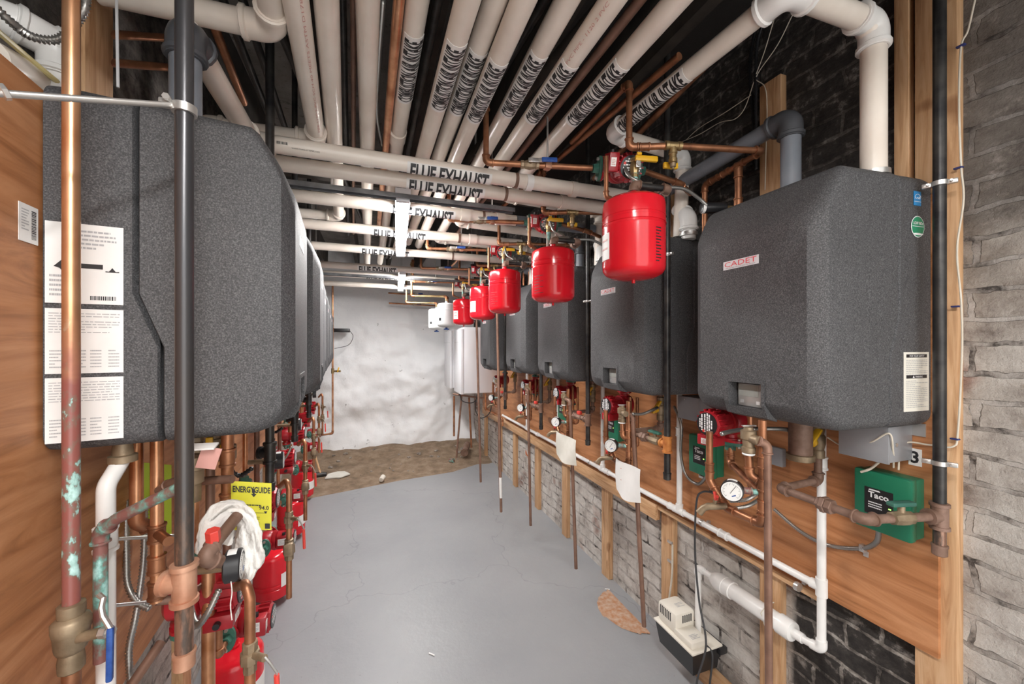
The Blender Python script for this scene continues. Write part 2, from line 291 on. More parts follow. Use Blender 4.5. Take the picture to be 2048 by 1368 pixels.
class MB:
    def __init__(s): s.v = []; s.f = []
    def add(s, vs, fs):
        o = len(s.v); s.v += [V(v) for v in vs]; s.f += [tuple(i+o for i in f) for f in fs]; return s
    def sweep(s, pts, r, seg=14, cap=True):
        pts = [V(p) for p in pts]; n = len(pts); rs = r if isinstance(r, (list, tuple)) else [r]*n
        T = []
        for i in range(n):
            a = pts[min(i+1, n-1)]-pts[max(i-1, 0)]
            T.append(a.normalized() if a.length > 1e-9 else V((0,0,1)))
        u, b = frame(T[0]); vs = []; 
        for i in range(n):
            if i: 
                q = T[i-1].rotation_difference(T[i]); u = q @ u
            u = (u-T[i]*u.dot(T[i])).normalized(); b = T[i].cross(u)
            for k in range(seg):
                an = 2*PI*k/seg; vs.append(pts[i]+(u*math.cos(an)+b*math.sin(an))*rs[i])
        fs = [(i*seg+k, i*seg+(k+1) % seg, (i+1)*seg+(k+1) % seg, (i+1)*seg+k) for i in range(n-1) for k in range(seg)]
        if cap: fs += [tuple(range(seg-1, -1, -1)), tuple(range((n-1)*seg, n*seg))]
        return s.add(vs, fs)
    def tube(s, pts, r, R=None, seg=14): return s.sweep(fillet(pts, r*2.2 if R is None else R), r, seg)
    def lathe(s, o, d, prof, seg=24):
        """prof: (distance along d, radius)"""
        o = V(o); d = V(d).normalized(); a, b = frame(d); vs = []
        for t, r in prof:
            for k in range(seg):
                an = 2*PI*k/seg; vs.append(o+d*t+(a*math.cos(an)+b*math.sin(an))*max(r, 1e-5))
        n = len(prof)
        fs = [(i*seg+k, i*seg+(k+1) % seg, (i+1)*seg+(k+1) % seg, (i+1)*seg+k) for i in range(n-1) for k in range(seg)]
        fs += [tuple(range(seg-1, -1, -1)), tuple(range((n-1)*seg, n*seg))]
        return s.add(vs, fs)
    def cyl(s, a, b, r, r2=None, seg=18, bev=0):
        a = V(a); b = V(b); l = (b-a).length; r2 = r if r2 is None else r2
        pr = [(0, r), (l, r2)] if not bev else [(0, r-bev), (bev, r), (l-bev, r2), (l, r2-bev)]
        return s.lathe(a, b-a, pr, seg)
    def hexa(s, a, b, r): return s.cyl(a, b, r, seg=6, bev=r*.08)
    def box(s, lo, hi, bev=0, mat=None):
        lo = V(lo); hi = V(hi); bm = bmesh.new(); bmesh.ops.create_cube(bm, size=1)
        for v in bm.verts: v.co = V(((lo[i]+hi[i])/2+v.co[i]*abs(hi[i]-lo[i]) for i in range(3)))
        if bev: bmesh.ops.bevel(bm, geom=list(bm.edges), offset=bev, segments=2, affect='EDGES', profile=.5)
        if mat is not None: bm.transform(mat)
        bm.verts.index_update(); s.add([v.co.copy() for v in bm.verts], [tuple(v.index for v in f.verts) for f in bm.faces]); bm.free(); return s
    def obox(s, c, ax, ay, az, size, bev=0):
        """box centred at c with axes ax, ay, az"""
        ax, ay, az = V(ax).normalized(), V(ay).normalized(), V(az).normalized()
        m = Matrix(((ax.x, ay.x, az.x, c[0]), (ax.y, ay.y, az.y, c[1]), (ax.z, ay.z, az.z, c[2]), (0,0,0,1)))
        h = V(size)/2; return s.box(-h, h, bev, m)
    def beam(s, a, b, wd, up=(0,0,1), t=None, bev=0):
        a = V(a); b = V(b); d = (b-a); up = V(up); sd = d.cross(up).normalized(); up = sd.cross(d).normalized()
        return s.obox((a+b)/2, d, sd, up, (d.length, wd, t or wd), bev)
    def prism(s, outline, o, ax, ay, depth):
        """flat outline [(u,v)] on axes ax, ay at o, pushed by vector depth"""
        o = V(o); ax = V(ax); ay = V(ay); dp = V(depth); n = len(outline)
        vs = [o+ax*u+ay*v for u, v in outline]; vs += [v+dp for v in vs]
        return s.add(vs, [tuple(range(n-1, -1, -1)), tuple(range(n, 2*n))]+[(i, (i+1) % n, n+(i+1) % n, n+i) for i in range(n)])
    def build(s, name, mat, parent=None, label=None, sharp=40, kind=None):
        me = bpy.data.meshes.new(name); inv = wm(parent).inverted() if parent else Matrix()
        me.from_pydata([inv @ v for v in s.v], [], s.f); me.validate(); me.update()
        bm = bmesh.new(); bm.from_mesh(me); bmesh.ops.recalc_face_normals(bm, faces=bm.faces); bm.to_mesh(me); bm.free()
        me.polygons.foreach_set('use_smooth', [True]*len(me.polygons)); me.set_sharp_from_angle(angle=math.radians(sharp))
        me.materials.append(M[mat] if isinstance(mat, str) else mat)
        o = bpy.data.objects.new(name, me); C.objects.link(o); o.parent = parent
        if label: o['label'] = label
        if kind: o['kind'] = kind
        return o
def thing(name, label, cat, loc=(0,0,0), rot=(0,0,0), group=None):
    o = bpy.data.objects.new(name, None); C.objects.link(o); o.empty_display_size = .05
    o.location = loc; o.rotation_euler = rot; o['label'] = label; o['category'] = cat
    if group: o['group'] = group
    return o
def tag(o, label, cat, group=None, kind=None):
    o['label'] = label; o['category'] = cat
    if group: o['group'] = group
    if kind: o['kind'] = kind
    return o
def struct(o): o['kind'] = 'structure'; return o
def kids(o): return [c for c in bpy.data.objects if c.parent == o]
def dup(root, loc=None, label=None, rot=None, off=None, scale=None):
    def rec(o, par):
        c = o.copy(); C.objects.link(c)
        if par: c.parent = par
        for k in kids(o): rec(k, c)
        return c
    ch = kids(root); r = root.copy(); C.objects.link(r)
    for k in ch: rec(k, r)
    if loc is not None: r.location = loc
    if off is not None: r.location = V(root.location)+V(off)
    if rot is not None: r.rotation_euler = rot
    if scale is not None: r.scale = scale
    if label: r['label'] = label
    return r
# ---- lettering
_fc = {}
def text_verts(txt, bold=.0):
    k = (txt, bold)
    if k in _fc: return _fc[k]
    cu = bpy.data.curves.new('t', 'FONT'); cu.body = txt; cu.size = 1; cu.offset = bold; cu.resolution_u = 2
    o = bpy.data.objects.new('t', cu); C.objects.link(o); dg = bpy.context.evaluated_depsgraph_get(); me = bpy.data.meshes.new_from_object(o.evaluated_get(dg))
    bpy.data.objects.remove(o)
    vs = [v.co.copy() for v in me.vertices]; fs = [tuple(p.vertices) for p in me.polygons]
    x0 = min(v.x for v in vs); x1 = max(v.x for v in vs); y0 = min(v.y for v in vs); y1 = max(v.y for v in vs)
    vs = [V(((v.x-x0)/(x1-x0), (v.y-y0)/(y1-y0), 0)) for v in vs]; _fc[k] = (vs, fs); return _fc[k]
def flat_text(txt, o, ax, ay, wd, ht, mb=None, bold=0, lift=.0006):
    """lettering of width wd, height ht whose lower left corner is at o"""
    mb = mb or MB(); vs, fs = text_verts(txt, bold); ax = V(ax).normalized(); ay = V(ay).normalized(); n = ax.cross(ay)
    mb.add([V(o)+ax*(v.x*wd)+ay*(v.y*ht)+n*lift for v in vs], fs); return mb
def pipe_text(txt, p, d, r, length, a0, a1, ref, bold=0, mb=None, flip=1, cuts=7):
    """lettering bent round a pipe: reads along d from p, letter feet at angle a0, heads at a1 about ref"""
    mb = mb or MB(); vs, fs = text_verts(txt, bold); bm = bmesh.new(); bv = [bm.verts.new(v) for v in vs]
    for f in fs:
        try: bm.faces.new([bv[i] for i in f])
        except ValueError: pass
    for k in range(1, cuts):
        bmesh.ops.bisect_plane(bm, geom=bm.verts[:]+bm.edges[:]+bm.faces[:], plane_co=(0, k/cuts, 0), plane_no=(0,1,0), dist=1e-5)
    bm.verts.index_update(); d = V(d).normalized(); e1 = V(ref); e1 = (e1-d*e1.dot(d)).normalized(); e2 = d.cross(e1); out = []
    for v in bm.verts:
        an = a0+(a1-a0)*v.co.y; out.append(V(p)+d*(v.co.x*length)+(e1*math.cos(an)+e2*math.sin(an))*r)
    mb.add(out, [tuple(v.index for v in f.verts) for f in bm.faces]); bm.free(); return mb
def pipe_patch(p, d, r, length, a0, a1, ref, n=14, mb=None):
    mb = mb or MB(); d = V(d).normalized(); e1 = V(ref); e1 = (e1-d*e1.dot(d)).normalized(); e2 = d.cross(e1); vs = []
    for k in range(n+1):
        an = a0+(a1-a0)*k/n; q = (e1*math.cos(an)+e2*math.sin(an))
        vs += [V(p)+q*r, V(p)+d*length+q*r, V(p)+d*length+q*(r-.0012), V(p)+q*(r-.0012)]
    fs = []
    for k in range(n):
        a = 4*k; b = a+4
        for i in range(4): fs.append((a+i, a+(i+1) % 4, b+(i+1) % 4, b+i))
    fs += [(0,3,2,1), tuple(4*n+i for i in range(4))]
    mb.add(vs, fs); return mb
def fine_print(o, ax, ay, wd, ht, rows, mb=None, seed=1, lift=.0006, fill=.45):
    """rows of grey dashes standing for print too small to read"""
    rnd = random.Random(seed); mb = mb or MB(); ax = V(ax).normalized(); ay = V(ay).normalized(); n = ax.cross(ay)*lift; rh = ht/rows
    for k in range(rows):
        x = 0; y = ht-(k+.75)*rh; end = wd*(1 if rnd.random() < .7 else rnd.uniform(.4, .9))
        while x < end:
            l = min(rnd.uniform(.04, .14)*wd, end-x)
            q = [(x, y), (x+l, y), (x+l, y+rh*fill), (x, y+rh*fill)]; mb.add([V(o)+ax*a+ay*b+n for a, b in q], [(0,1,2,3)]); x += l+wd*.018
    return mb
def plate(o, ax, ay, wd, ht, th=.001, mb=None):
    mb = mb or MB(); ax = V(ax).normalized(); ay = V(ay).normalized(); n = ax.cross(ay)
    return mb.prism([(0,0), (wd,0), (wd,ht), (0,ht)], V(o)+n*(-th*.4), ax, ay, n*th*.9)
# ---- pipes
def elbow_mb(p, a, b, r, L_=None, k=1.2, R=None, lip=True, seg=16):
    """fitting round the corner p between directions a and b (both point away from p)"""
    L_ = L_ or r*2.6; a = V(a).normalized(); b = V(b).normalized(); mb = MB()
    mb.sweep(fillet([V(p)+a*L_, V(p), V(p)+b*L_], R or r*1.9, 7), r*k, seg)
    if lip:
        for q in (a, b): mb.lathe(V(p)+q*(L_-r*.55), q, [(0, r*k), (r*.12, r*(k+(.16 if r > .02 else .24))), (r*.42, r*(k+(.16 if r > .02 else .24))), (r*.55, r*1.02)], seg)
    return mb
def pipe(name, label, pts, r, mat, fit=None, fits='elbow', k=1.2, cat='pipe', R=None, group=None, skip=(), lip=True, seg=16, L_=None, coup=(), ends=''):
    """a run of pipe; an elbow child at each corner, couplings at given (segment, fraction)"""
    pts = [V(p) for p in pts]; t = thing(name, label, cat, pts[-1] if pts[-1].z < pts[0].z else pts[0], group=group)
    MB().sweep(fillet(pts, R or r*1.9, 7), r, seg).build('pipe_length', mat, t)
    for i in range(1, len(pts)-1):
        if i in skip: continue
        elbow_mb(pts[i], pts[i-1]-pts[i], pts[i+1]-pts[i], r, L_, k, R, lip, seg).build(fits, fit or mat, t)
    for (i, f) in coup:
        d = pts[i+1]-pts[i]; c = pts[i]+d*f; d.normalize(); w_ = r*1.7
        MB().lathe(c-d*w_, d, [(0, r*1.02), (.0008, r*k*1.12), (r*.45, r*k*1.12), (r*.6, r*k), (w_*2-r*.6, r*k), (w_*2-r*.45, r*k*1.12), (w_*2-.0008, r*k*1.12), (w_*2, r*1.02)], seg).build('coupling', fit or mat, t)
    if 's' in ends: cap_mb(pts[0], pts[0]-pts[1], r).build('end_cap', fit or mat, t)
    if 'e' in ends: cap_mb(pts[-1], pts[-1]-pts[-2], r).build('end_cap', fit or mat, t)
    return t
def cap_mb(p, d, r):
    d = V(d).normalized(); return MB().lathe(V(p)-d*r*1.3, d, [(0, r*1.05), (.001, r*1.28), (r*.5, r*1.28), (r*.52, r*1.18), (r*2.1, r*1.18), (r*2.3, r*.9)], 16)
def flex(name, label, pts, r=.0075, group=None, n=10, mat='flex', pitch=.0065, parent=None):
    path = smooth_path(pts, n); 
    tot = sum((path[i+1]-path[i]).length for i in range(len(path)-1)); m = max(4, int(tot/pitch)); out = []; rs = []
    acc = 0; i = 0; step = tot/m/2
    for q in range(2*m+1):
        d = q*step
        while i < len(path)-2 and acc+(path[i+1]-path[i]).length < d: acc += (path[i+1]-path[i]).length; i += 1
        s_ = (path[i+1]-path[i]); l = s_.length or 1e-6; out.append(path[i]+s_*min(1, (d-acc)/l)); rs.append(r if q % 2 else r*.66)
    o = MB().sweep(out, rs, 8).build(name, mat, parent, sharp=80)
    if not parent: tag(o, label, 'conduit', group)
    return o
# ================================================================ SETTING
XR = 1.5                                  # front of the right-hand plywood
def XL(y): return -.59-.07*(y-1)          # front of the left-hand plywood
FARY = 6.15
# floor slab (painted), earth beyond it
struct(MB().prism([(-1.6,-1.6), (1.62,-1.6), (1.62,5.25), (.95,4.88), (.3,4.78), (-.3,4.62), (-1.6,4.3)], (0,0,-.1), (1,0,0), (0,1,0), (0,0,.1)).build('floor', 'floor'))
def lumpy(name, mat, fn, nu, nv):
    mb = MB(); vs = [fn(i/nu, j/nv) for j in range(nv+1) for i in range(nu+1)]
    mb.add(vs, [(j*(nu+1)+i, j*(nu+1)+i+1, (j+1)*(nu+1)+i+1, (j+1)*(nu+1)+i) for j in range(nv) for i in range(nu)]); return mb.build(name, mat, sharp=60)
from mathutils import noise as MN
def dirt(u, v):
    x = -1.7+3.4*u; y = 4.1+2.3*v
    edge = 4.6+.12*(x+.3)
    k = max(0, min(1, (y-edge)/.9))
    z = -.02+.075*k+.03*k*MN.fractal(V((x*3, y*3, 0)), 1, 2, 4)+.10*max(0, (y-5.6))/.5*.6
    if y < edge-.1: z = -.05
    return V((x, y, z))
struct(lumpy('floor', 'dirt', dirt, 90, 70))['label'] = 'bare earth beyond the painted floor'
def farw(u, v):
    x = -1.7+3.5*u; z = -.05+3.1*v
    n = MN.fractal(V((x*1.1, z*1.3, 3)), 1, 2, 5)*.13+MN.fractal(V((x*5, z*5, 9)), 1, 2, 3)*.018
    d = .25*max(0, .45-z)
    return V((x, FARY-d+n*(.35+.65*(z < 1.9)), z))
struct(lumpy('wall_far', 'plaster', farw, 110, 90))
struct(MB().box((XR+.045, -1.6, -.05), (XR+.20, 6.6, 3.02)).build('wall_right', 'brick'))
MB_ = MB(); MB_.prism([(XL(-1.6)-.12, -1.6), (XL(6.6)-.12, 6.6), (XL(6.6)-.3, 6.6), (XL(-1.6)-.3, -1.6)], (0,0,-.05), (1,0,0), (0,1,0), (0,0,3.07))
struct(MB_.build('wall_left', 'brick_left'))
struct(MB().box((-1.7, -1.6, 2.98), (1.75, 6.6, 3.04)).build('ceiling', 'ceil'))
for i, x in enumerate((-.62, -.20, .21, .62, 1.03)):
    struct(MB().box((x-.022, -1.6, 2.70), (x+.022, 6.4, 2.98)).build('trim_%d' % (i+1), 'joist'))
# ---------------------------------------------------------------- studs, rail, sill, plywood on the right
studY = [.642, 1.134, 1.72, 2.32, 2.93, 3.52, 4.16, 4.72, 5.38]
nth = ['nearest', 'second', 'third', 'fourth', 'fifth', 'sixth', 'seventh', 'eighth', 'ninth']
for i, y in enumerate(studY):
    top = 2.95 if i in (0,) else 2.67 if i == 1 else 2.45
    o = MB().box((XR+.013, y-.0445, 0.0), (XR+.046, y+.0445, top), .002).build('wall_stud', 'lumber')
    tag(o, 'upright pine stud on the right brick wall, %s from the camera' % nth[i], 'stud', 'pine studs on the right wall')
for k, (y0, y1) in enumerate(((.60, 3.0), (3.003, 5.45))):
    if k == 0:
        o = MB().prism([(.63,.715), (3.0,.715), (3.0,2.03), (.63,2.03)], (XR,0,0), (0,1,0), (0,0,1), (.0125,0,0)).build('plywood_sheet', 'ply')
        tag(o, 'nearer plywood sheet backing the grey boilers on the right wall', 'plywood')
    else:
        o = MB().prism([(3.003,.715), (5.45,.715), (5.45,2.03), (3.003,2.03)], (XR,0,0), (0,1,0), (0,0,1), (.0125,0,0)).build('plywood_sheet', 'ply')
        tag(o, 'far plywood sheet on the right wall behind the distant boilers', 'plywood')
tag(MB().box((XR-.012, .93, .688), (XR+.0125, 1.767, .7145), .002).build('wooden_rail', 'lumber_h'), 'thin pine strip under the nearer end of the plywood on the right', 'rail')
o = MB().box((XR-.02, 1.77, .625), (XR+.0125, 5.4, .7145), .002).build('wooden_rail', 'lumber_h')
tag(o, 'horizontal pine rail running below the plywood on the right wall', 'rail')
o = MB().box((XR-.03, .70, .001), (XR+.010, 1.66, .09), .002).build('wooden_sill', 'lumber_h')
tag(o, 'pine timber lying along the foot of the brick wall behind the pump', 'timber')
# left plywood + studs
def lwall(y0, y1, z0, z1, th=.0125, off=0):
    return MB().prism([(XL(y0)+off, y0), (XL(y1)+off, y1), (XL(y1)+off-th, y1), (XL(y0)+off-th, y0)], (0,0,z0), (1,0,0), (0,1,0), (0,0,z1-z0))
tag(lwall(.1, 2.4, .72, 2.085).build('plywood_sheet', 'ply'), 'large plywood sheet behind the nearest boiler at the left edge', 'plywood')
tag(lwall(2.403, 4.6, .72, 2.05).build('plywood_sheet', 'ply'), 'far plywood sheet behind the row of boilers on the left', 'plywood')
for i, y in enumerate((1.22, 1.80, 2.9, 3.6)):
    tag(MB().obox((XL(y)-.0125-.018, y, 1.47), (-.07,1,0), (1,.07,0), (0,0,1), (.12 if i < 1 else .089, .034, 2.9), .002).build('wall_stud', 'lumber'),
        ('wide pine stud rising behind the copper riser at top left', 'pine stud seen between white pipes above the nearest left boiler', 'pine stud on the left wall behind the second boiler', 'far pine stud on the left wall')[i], 'stud')
# a long tall pine post edge on the near right
tag(MB().box((XR+.012, .700, 1.9), (XR+.044, .735, 2.95), .002).build('wooden_post', 'lumber'), 'pine board left of the black gas pipe above the nearest right boiler', 'board')

# ================================================================ LIGHTS: ceiling tube fixtures
def tube_fixture(x0, y0, x1, y1, z, label):
    a = V((x0, y0, z)); b = V((x1, y1, z)); d = (b-a).normalized(); s = d.cross(V((0,0,1)))
    t = thing('tube_light', label, 'light', a, group='ceiling tube lights')
    MB().beam(a-d*.02, b+d*.02, .072, (0,0,1), .034, .004).build('housing', 'white_en', t)
    for q in (a, b): MB().obox(q-V((0,0,.026)), d, s, (0,0,1), (.035, .064, .035), .004).build('lamp_holder', 'white_en', t)
    oc = a-V((0,0,.0175))+d*.02; prof = [(-.030, 0)]+[(.030*math.sin(math.radians(q)), -.004-.016*math.cos(math.radians(q))) for q in range(-90, 91, 20)]+[(.030, 0)]
    MB().prism(prof, oc, s, V((0,0,1)), d*((b-a).length-.04)).build('glowing_lens', 'tube', t)
    for q in (a+d*.3, b-d*.3): MB().cyl(q+V((0,0,.01)), V((q.x, q.y, 2.98)), .002, seg=6).build('hanging_wire', 'steel', t)
    return t
tube_fixture(.135, 1.90, .20, 3.08, 2.315, 'lit tube light hanging over the aisle, the nearer of the two')
tube_fixture(.27, 3.86, .33, 5.06, 2.315, 'lit tube light near the white far wall, the farther of the two')
tube_fixture(.05, -1.05, .07, .15, 2.42, 'lit tube light above and behind the viewer')

# ================================================================ BOILERS
def seam(z):       # depth of the joint between rear tray and front cover at height z above the boiler's foot
    if z > .31: return -.13
    if z < .20: return -.17
    return -.13-.04*(.31-z)/.11
def loft(rings):
    """rings have the same number of points"""
    mb = MB(); n = len(rings[0]); vs = [p for r in rings for p in r]
    fs = [(i*n+k, i*n+(k+1) % n, (i+1)*n+(k+1) % n, (i+1)*n+k) for i in range(len(rings)-1) for k in range(n)]
    fs += [tuple(range(n-1, -1, -1)), tuple(range((len(rings)-1)*n, len(rings)*n))]
    return mb.add(vs, fs)
def ringN(hx, z0, z1, r, y, n=11):
    """rounded rectangle with n points down each side so that rings always match"""
    pts = []
    def arc(cx_, cz, a0):
        for k in range(9):
            an = math.radians(a0+90*k/8); pts.append((cx_+r*math.cos(an), cz+r*math.sin(an)))
    arc(hx-r, z1-r, 0); arc(-hx+r, z1-r, 90)
    zs = [z1-r+(z0+r-z1+r)*k/(n+1) for k in range(1, n+1)]
    zq = [.62,.5,.4,.33,.31,.28,.255,.23,.2,.18,.1]
    for q in zq: pts.append((-hx, min(max(q, z0+r+.001), z1-r-.001)))
    arc(-hx+r, z0+r, 180); arc(hx-r, z0+r, 270)
    for q in reversed(zq): pts.append((hx, min(max(q, z0+r+.001), z1-r-.001)))
    return [(x, (y(z) if callable(y) else y), z) for x, z in pts]
def boiler_proto():
    t = thing('foam_covered_boiler', 'x', 'boiler', (0,0,0), group='charcoal foam boilers')
    loft([ringN(.245, .0, .71, .035, 0), ringN(.246, -.002, .712, .035, -.02), ringN(.238, 0, .71, .03, lambda z: seam(z)+.004), ringN(.232, .006, .704, .03, lambda z: seam(z)+.0005)]).build('rear_tray', 'foam', t, sharp=50)
    rr = [ringN(.232, .006, .704, .03, lambda z: seam(z)-.0045), ringN(.238, 0, .712, .03, lambda z: seam(z)-.008), ringN(.226, 0, .710, .03, -.325),
          ringN(.224, .002, .700, .032, -.340), ringN(.220, .012, .655, .038, -.370), ringN(.2175, .020, .637, .04, -.381), ringN(.216, .026, .627, .04, -.386), ringN(.184, .052, .578, .045, -.4095), ringN(.178, .058, .570, .045, -.4120), ringN(.06, .2, .40, .02, -.4125)]
    cov = loft(rr)
    # protruding chin under the display, then the display recess is cut in
    co = cov.build('front_cover', 'foam', t, sharp=18)
    chin = MB().prism([(-.40,.13), (-.4145,.125), (-.4145,.05), (-.40,.012), (-.36,.0), (-.36,.13)], (-.078,0,0), (0,1,0), (0,0,1), (.138,0,0)).build('c', 'foam')
    cut = MB().box((-.062, -.5, .036), (.050, -.370, .113)).build('c', 'foam')
    def boolean(o, b, op):
        md = o.modifiers.new('b', 'BOOLEAN'); md.object = b; md.operation = op; md.solver = 'EXACT'
        dg = bpy.context.evaluated_depsgraph_get(); me = bpy.data.meshes.new_from_object(o.evaluated_get(dg)); o.modifiers.clear(); old = o.data; o.data = me; bpy.data.meshes.remove(old); bpy.data.objects.remove(b, do_unlink=True)
        me.polygons.foreach_set('use_smooth', [True]*len(me.polygons)); me.set_sharp_from_angle(angle=math.radians(19))
    boolean(co, chin, 'UNION'); boolean(co, cut, 'DIFFERENCE')
    d = MB().box((-.052, -.384, .037), (.0495, -.369, .108), .002).build('display_panel', 'panel', t)
    plate((-.050, -.3845, .068), (1,0,0), (0,0,1), .068, .036).build('screen', 'lcd', d)
    for (x, z, m) in ((-.043,.050,'grey_ink'), (.012,.050,'white_ink'), (.031,.086,'flange'), (.031,.070,'red_pl')):
        plate((x, -.3845, z-.004), (1,0,0), (0,0,1), .012, .010).build('button', m, d)
    return t
BO = boiler_proto()
def badge_on(t, x=-.082, z=.474, w_=.124, h=.027):
    """name badge on the front cover (local frame, front at y=-.4125)"""
    b = plate((x, -.4128, z), (1,0,0), (0,0,1), w_, h, .0012).build('badge', 'clear', t, label='white badge with red CADET lettering')
    flat_text('CADET', (x+.006, -.4139, z+.008), (1,0,0), (0,0,1), w_-.012, h-.011).build('lettering', 'red_ink', b)
    fine_print((x+.010, -.4139, z+.0015), (1,0,0), (0,0,1), w_-.02, .005, 1, seed=3).build('small_print', 'grey_ink', b)
    return b
badge_on(BO)
RB = [(.89, 1.37), (1.62, 1.375), (2.32, 1.375), (3.01, 1.37), (3.86, 1.345)]
rb = []
names_r = ['nearest grey boiler on the right wall, wide open side with safety notice', 'second grey boiler on the right wall, partly behind the nearest red tank',
           'third grey boiler from the camera on the right wall', 'fourth grey boiler from the camera on the right wall', 'fifth grey boiler on the right wall, next to the white boilers']
LBY = [1.235, 1.985, 2.70, 3.40, 4.10, 4.80, 5.42]; LZ = 1.395
names_l = ['nearest grey boiler at left with three white data labels on its side', 'second grey boiler in the left row, just behind the nearest one', 'third grey boiler in the left row',
           'fourth grey boiler in the left row', 'fifth grey boiler in the left row', 'sixth grey boiler in the left row', 'last grey boiler in the left row by the white wall']
left = []
LROT = PI/2+math.radians(4)
for i, y in enumerate(LBY):
    off = (.0, .022, .012, .01, .01, .01, .01)[i]
    left.append(dup(BO, (XL(y)+off+.004, y, LZ-(.01 if i else 0)), names_l[i], (0,0,LROT)))
for i, (y, z) in enumerate(RB):
    if i == 0: BO.location = (XR-.002, y, z); BO.rotation_euler = (0,0,-PI/2); BO['label'] = names_r[0]; rb.append(BO)
    else: rb.append(dup(BO, (XR-.002, y, z), names_r[i], (0,0,-PI/2)))
bpy.context.view_layer.update()
# side label helpers: the side of boiler t with sign s (+1 = local +x), at depth d from the wall
def side_frame(t, s, d0, z0):
    m = wm(t); sl = .065
    o = m @ V((s*(.2462-sl*d0), -d0, z0)); q = m.to_3x3()
    back = (q @ V((-s*(-1)*sl*0-0, 0, 0)))
    ax = (q @ (V((s*sl, 1, 0)) if s > 0 else V((-s*-sl, -1, 0)))).normalized()   # left-to-right as read from outside
    if s > 0: ax = (q @ V((sl, 1, 0))).normalized()
    else: ax = (q @ V((sl, -1, 0))).normalized()
    return o, ax, V((0,0,1))
t = left[0]
for k, (z0, h, sd) in enumerate(((.285, .155, 4), (.150, .125, 8), (.018, .124, 12))):
    o, ax, az = side_frame(t, -1, .004, z0); o += ax.cross(az)*.002
    lb = plate(o, ax, az, .110, h, .001).build('data_label', 'paper', t, label='white data label')
    if k == 0:
        fine_print(o+ax*.03+az*.105, ax, az, .07, .04, 5, seed=2, lift=.0012).build('print_lines', 'grey_ink', lb)
        plate(o+ax*.046+az*.069+ax.cross(az)*.001, ax, az, .034, .009, .0006).build('maker_bar', 'ink', lb)
        MB().prism([(.001,.0035), (.0035,.007), (.006,.011), (.0085,.007), (.011,.0035), (.016,.004), (.016,.002), (-.004,.002), (-.004,.004)], o+ax*.088+az*.062+ax.cross(az)*.0012, ax, az, ax.cross(az)*.0004).build('emblem', 'ink', lb)
        MB().prism([(-.010,0), (0,.012), (.006,.020), (.004,.008), (.014,.004), (.003,-.001), (.004,-.012), (-.002,-.003)], o+ax*.022+az*.070+ax.cross(az)*.0012, ax, az, ax.cross(az)*.0004).build('star_emblem', 'ink', lb)
        fine_print(o+ax*.006+az*.012, ax, az, .03, .045, 5, seed=9, lift=.0012).build('print_lines', 'grey_ink', lb)
        bc = MB(); x = .062; rnd = random.Random(5)
        while x < .100: w0 = rnd.choice((.0008, .0014, .002)); bc.add([o+ax*a+az*b+ax.cross(az)*.0012 for a, b in ((x,.008), (x+w0,.008), (x+w0,.016), (x,.016))], [(0,1,2,3)]); x += w0+.0012
        bc.build('barcode', 'ink', lb)
    else:
        fine_print(o+ax*.005+az*(h*.62), ax, az, .1, h*.33, 8, seed=sd, lift=.0012, fill=.3).build('print_lines', 'grey_ink', lb)
        for q in (.006, .040, .062, .088): fine_print(o+ax*q+az*.01, ax, az, .016, h*.30, 6, seed=sd+int(q*999), lift=.0012, fill=.35).build('print_lines', 'grey_ink', lb)
t = rb[0]
o, ax, az = side_frame(t, 1, .118, .045); o += ax.cross(az)*.002
lb = plate(o, ax, az, .104, .165, .001).build('safety_notice', 'cream_label', t, label='cream safety notice')
n_ = ax.cross(az)
for z_, tx in ((.150, 'FOR YOUR SAFETY'), (.092, 'WARNING')):
    plate(o+ax*.010+az*z_+n_*.001, ax, az, .084, .009, .0006).build('black_bar', 'ink', lb)
    flat_text(tx, o+ax*(.022 if tx[0] == 'F' else .045)+az*(z_+.002)+n_*.0012, ax, az, .06 if tx[0] == 'F' else .03, .005, bold=.01).build('lettering', 'white_ink', lb)
MB().prism([(0,0), (.008,0), (.004,.0065)], o+ax*.034+az*.0934+n_*.0016, ax, az, n_*.0003).build('warning_triangle', 'white_ink', lb)
fine_print(o+ax*.008+az*.100, ax, az, .088, .046, 9, seed=21, lift=.0014, fill=.28).build('print_lines', 'grey_ink', lb)
fine_print(o+ax*.008+az*.010, ax, az, .088, .078, 15, seed=22, lift=.0014, fill=.28).build('print_lines', 'grey_ink', lb)
# stickers: blue square, green round
o, ax, az = side_frame(t, 1, .077, .620); n_ = ax.cross(az); o += n_*.002
lb = plate(o, ax, az, .030, .040, .001).build('sticker', 'sky_blue', t, label='blue square sticker')
plate(o+ax*.002+az*.0105+n_*.001, ax, az, .026, .0009, .0005).build('white_rule', 'white_ink', lb)
arc = [o+n_*.0013+ax*(.015+.012*math.cos(a))+az*(.020+.012*math.sin(a)) for a in [math.radians(q) for q in range(20, 171, 15)]]
MB().sweep(arc, .0005, 5).build('white_arc', 'white_ink', lb)
MB().sweep([o+n_*.0013+ax*a+az*b for a, b in ((.003,.019),(.006,.022),(.009,.019),(.012,.021),(.015,.024),(.016,.018),(.019,.021),(.021,.025),(.022,.018),(.026,.023))], .0005, 5).build('white_script', 'white_ink', lb)
o, ax, az = side_frame(t, 1, .085, .535); n_ = ax.cross(az); o += n_*.002
def ell(rx, rz, c, k=28): return [(c[0]+rx*math.cos(2*PI*i/k), c[1]+rz*math.sin(2*PI*i/k)) for i in range(k)]
c_ = (.024, .026)
lb = MB().prism(ell(.027, .030, c_), o, ax, az, n_*.0008).build('sticker', 'white_ink', t, label='round green low emission sticker')
MB().prism(ell(.025, .028, c_), o+n_*.0009, ax, az, n_*.0004).build('green_field', 'green_st', lb)
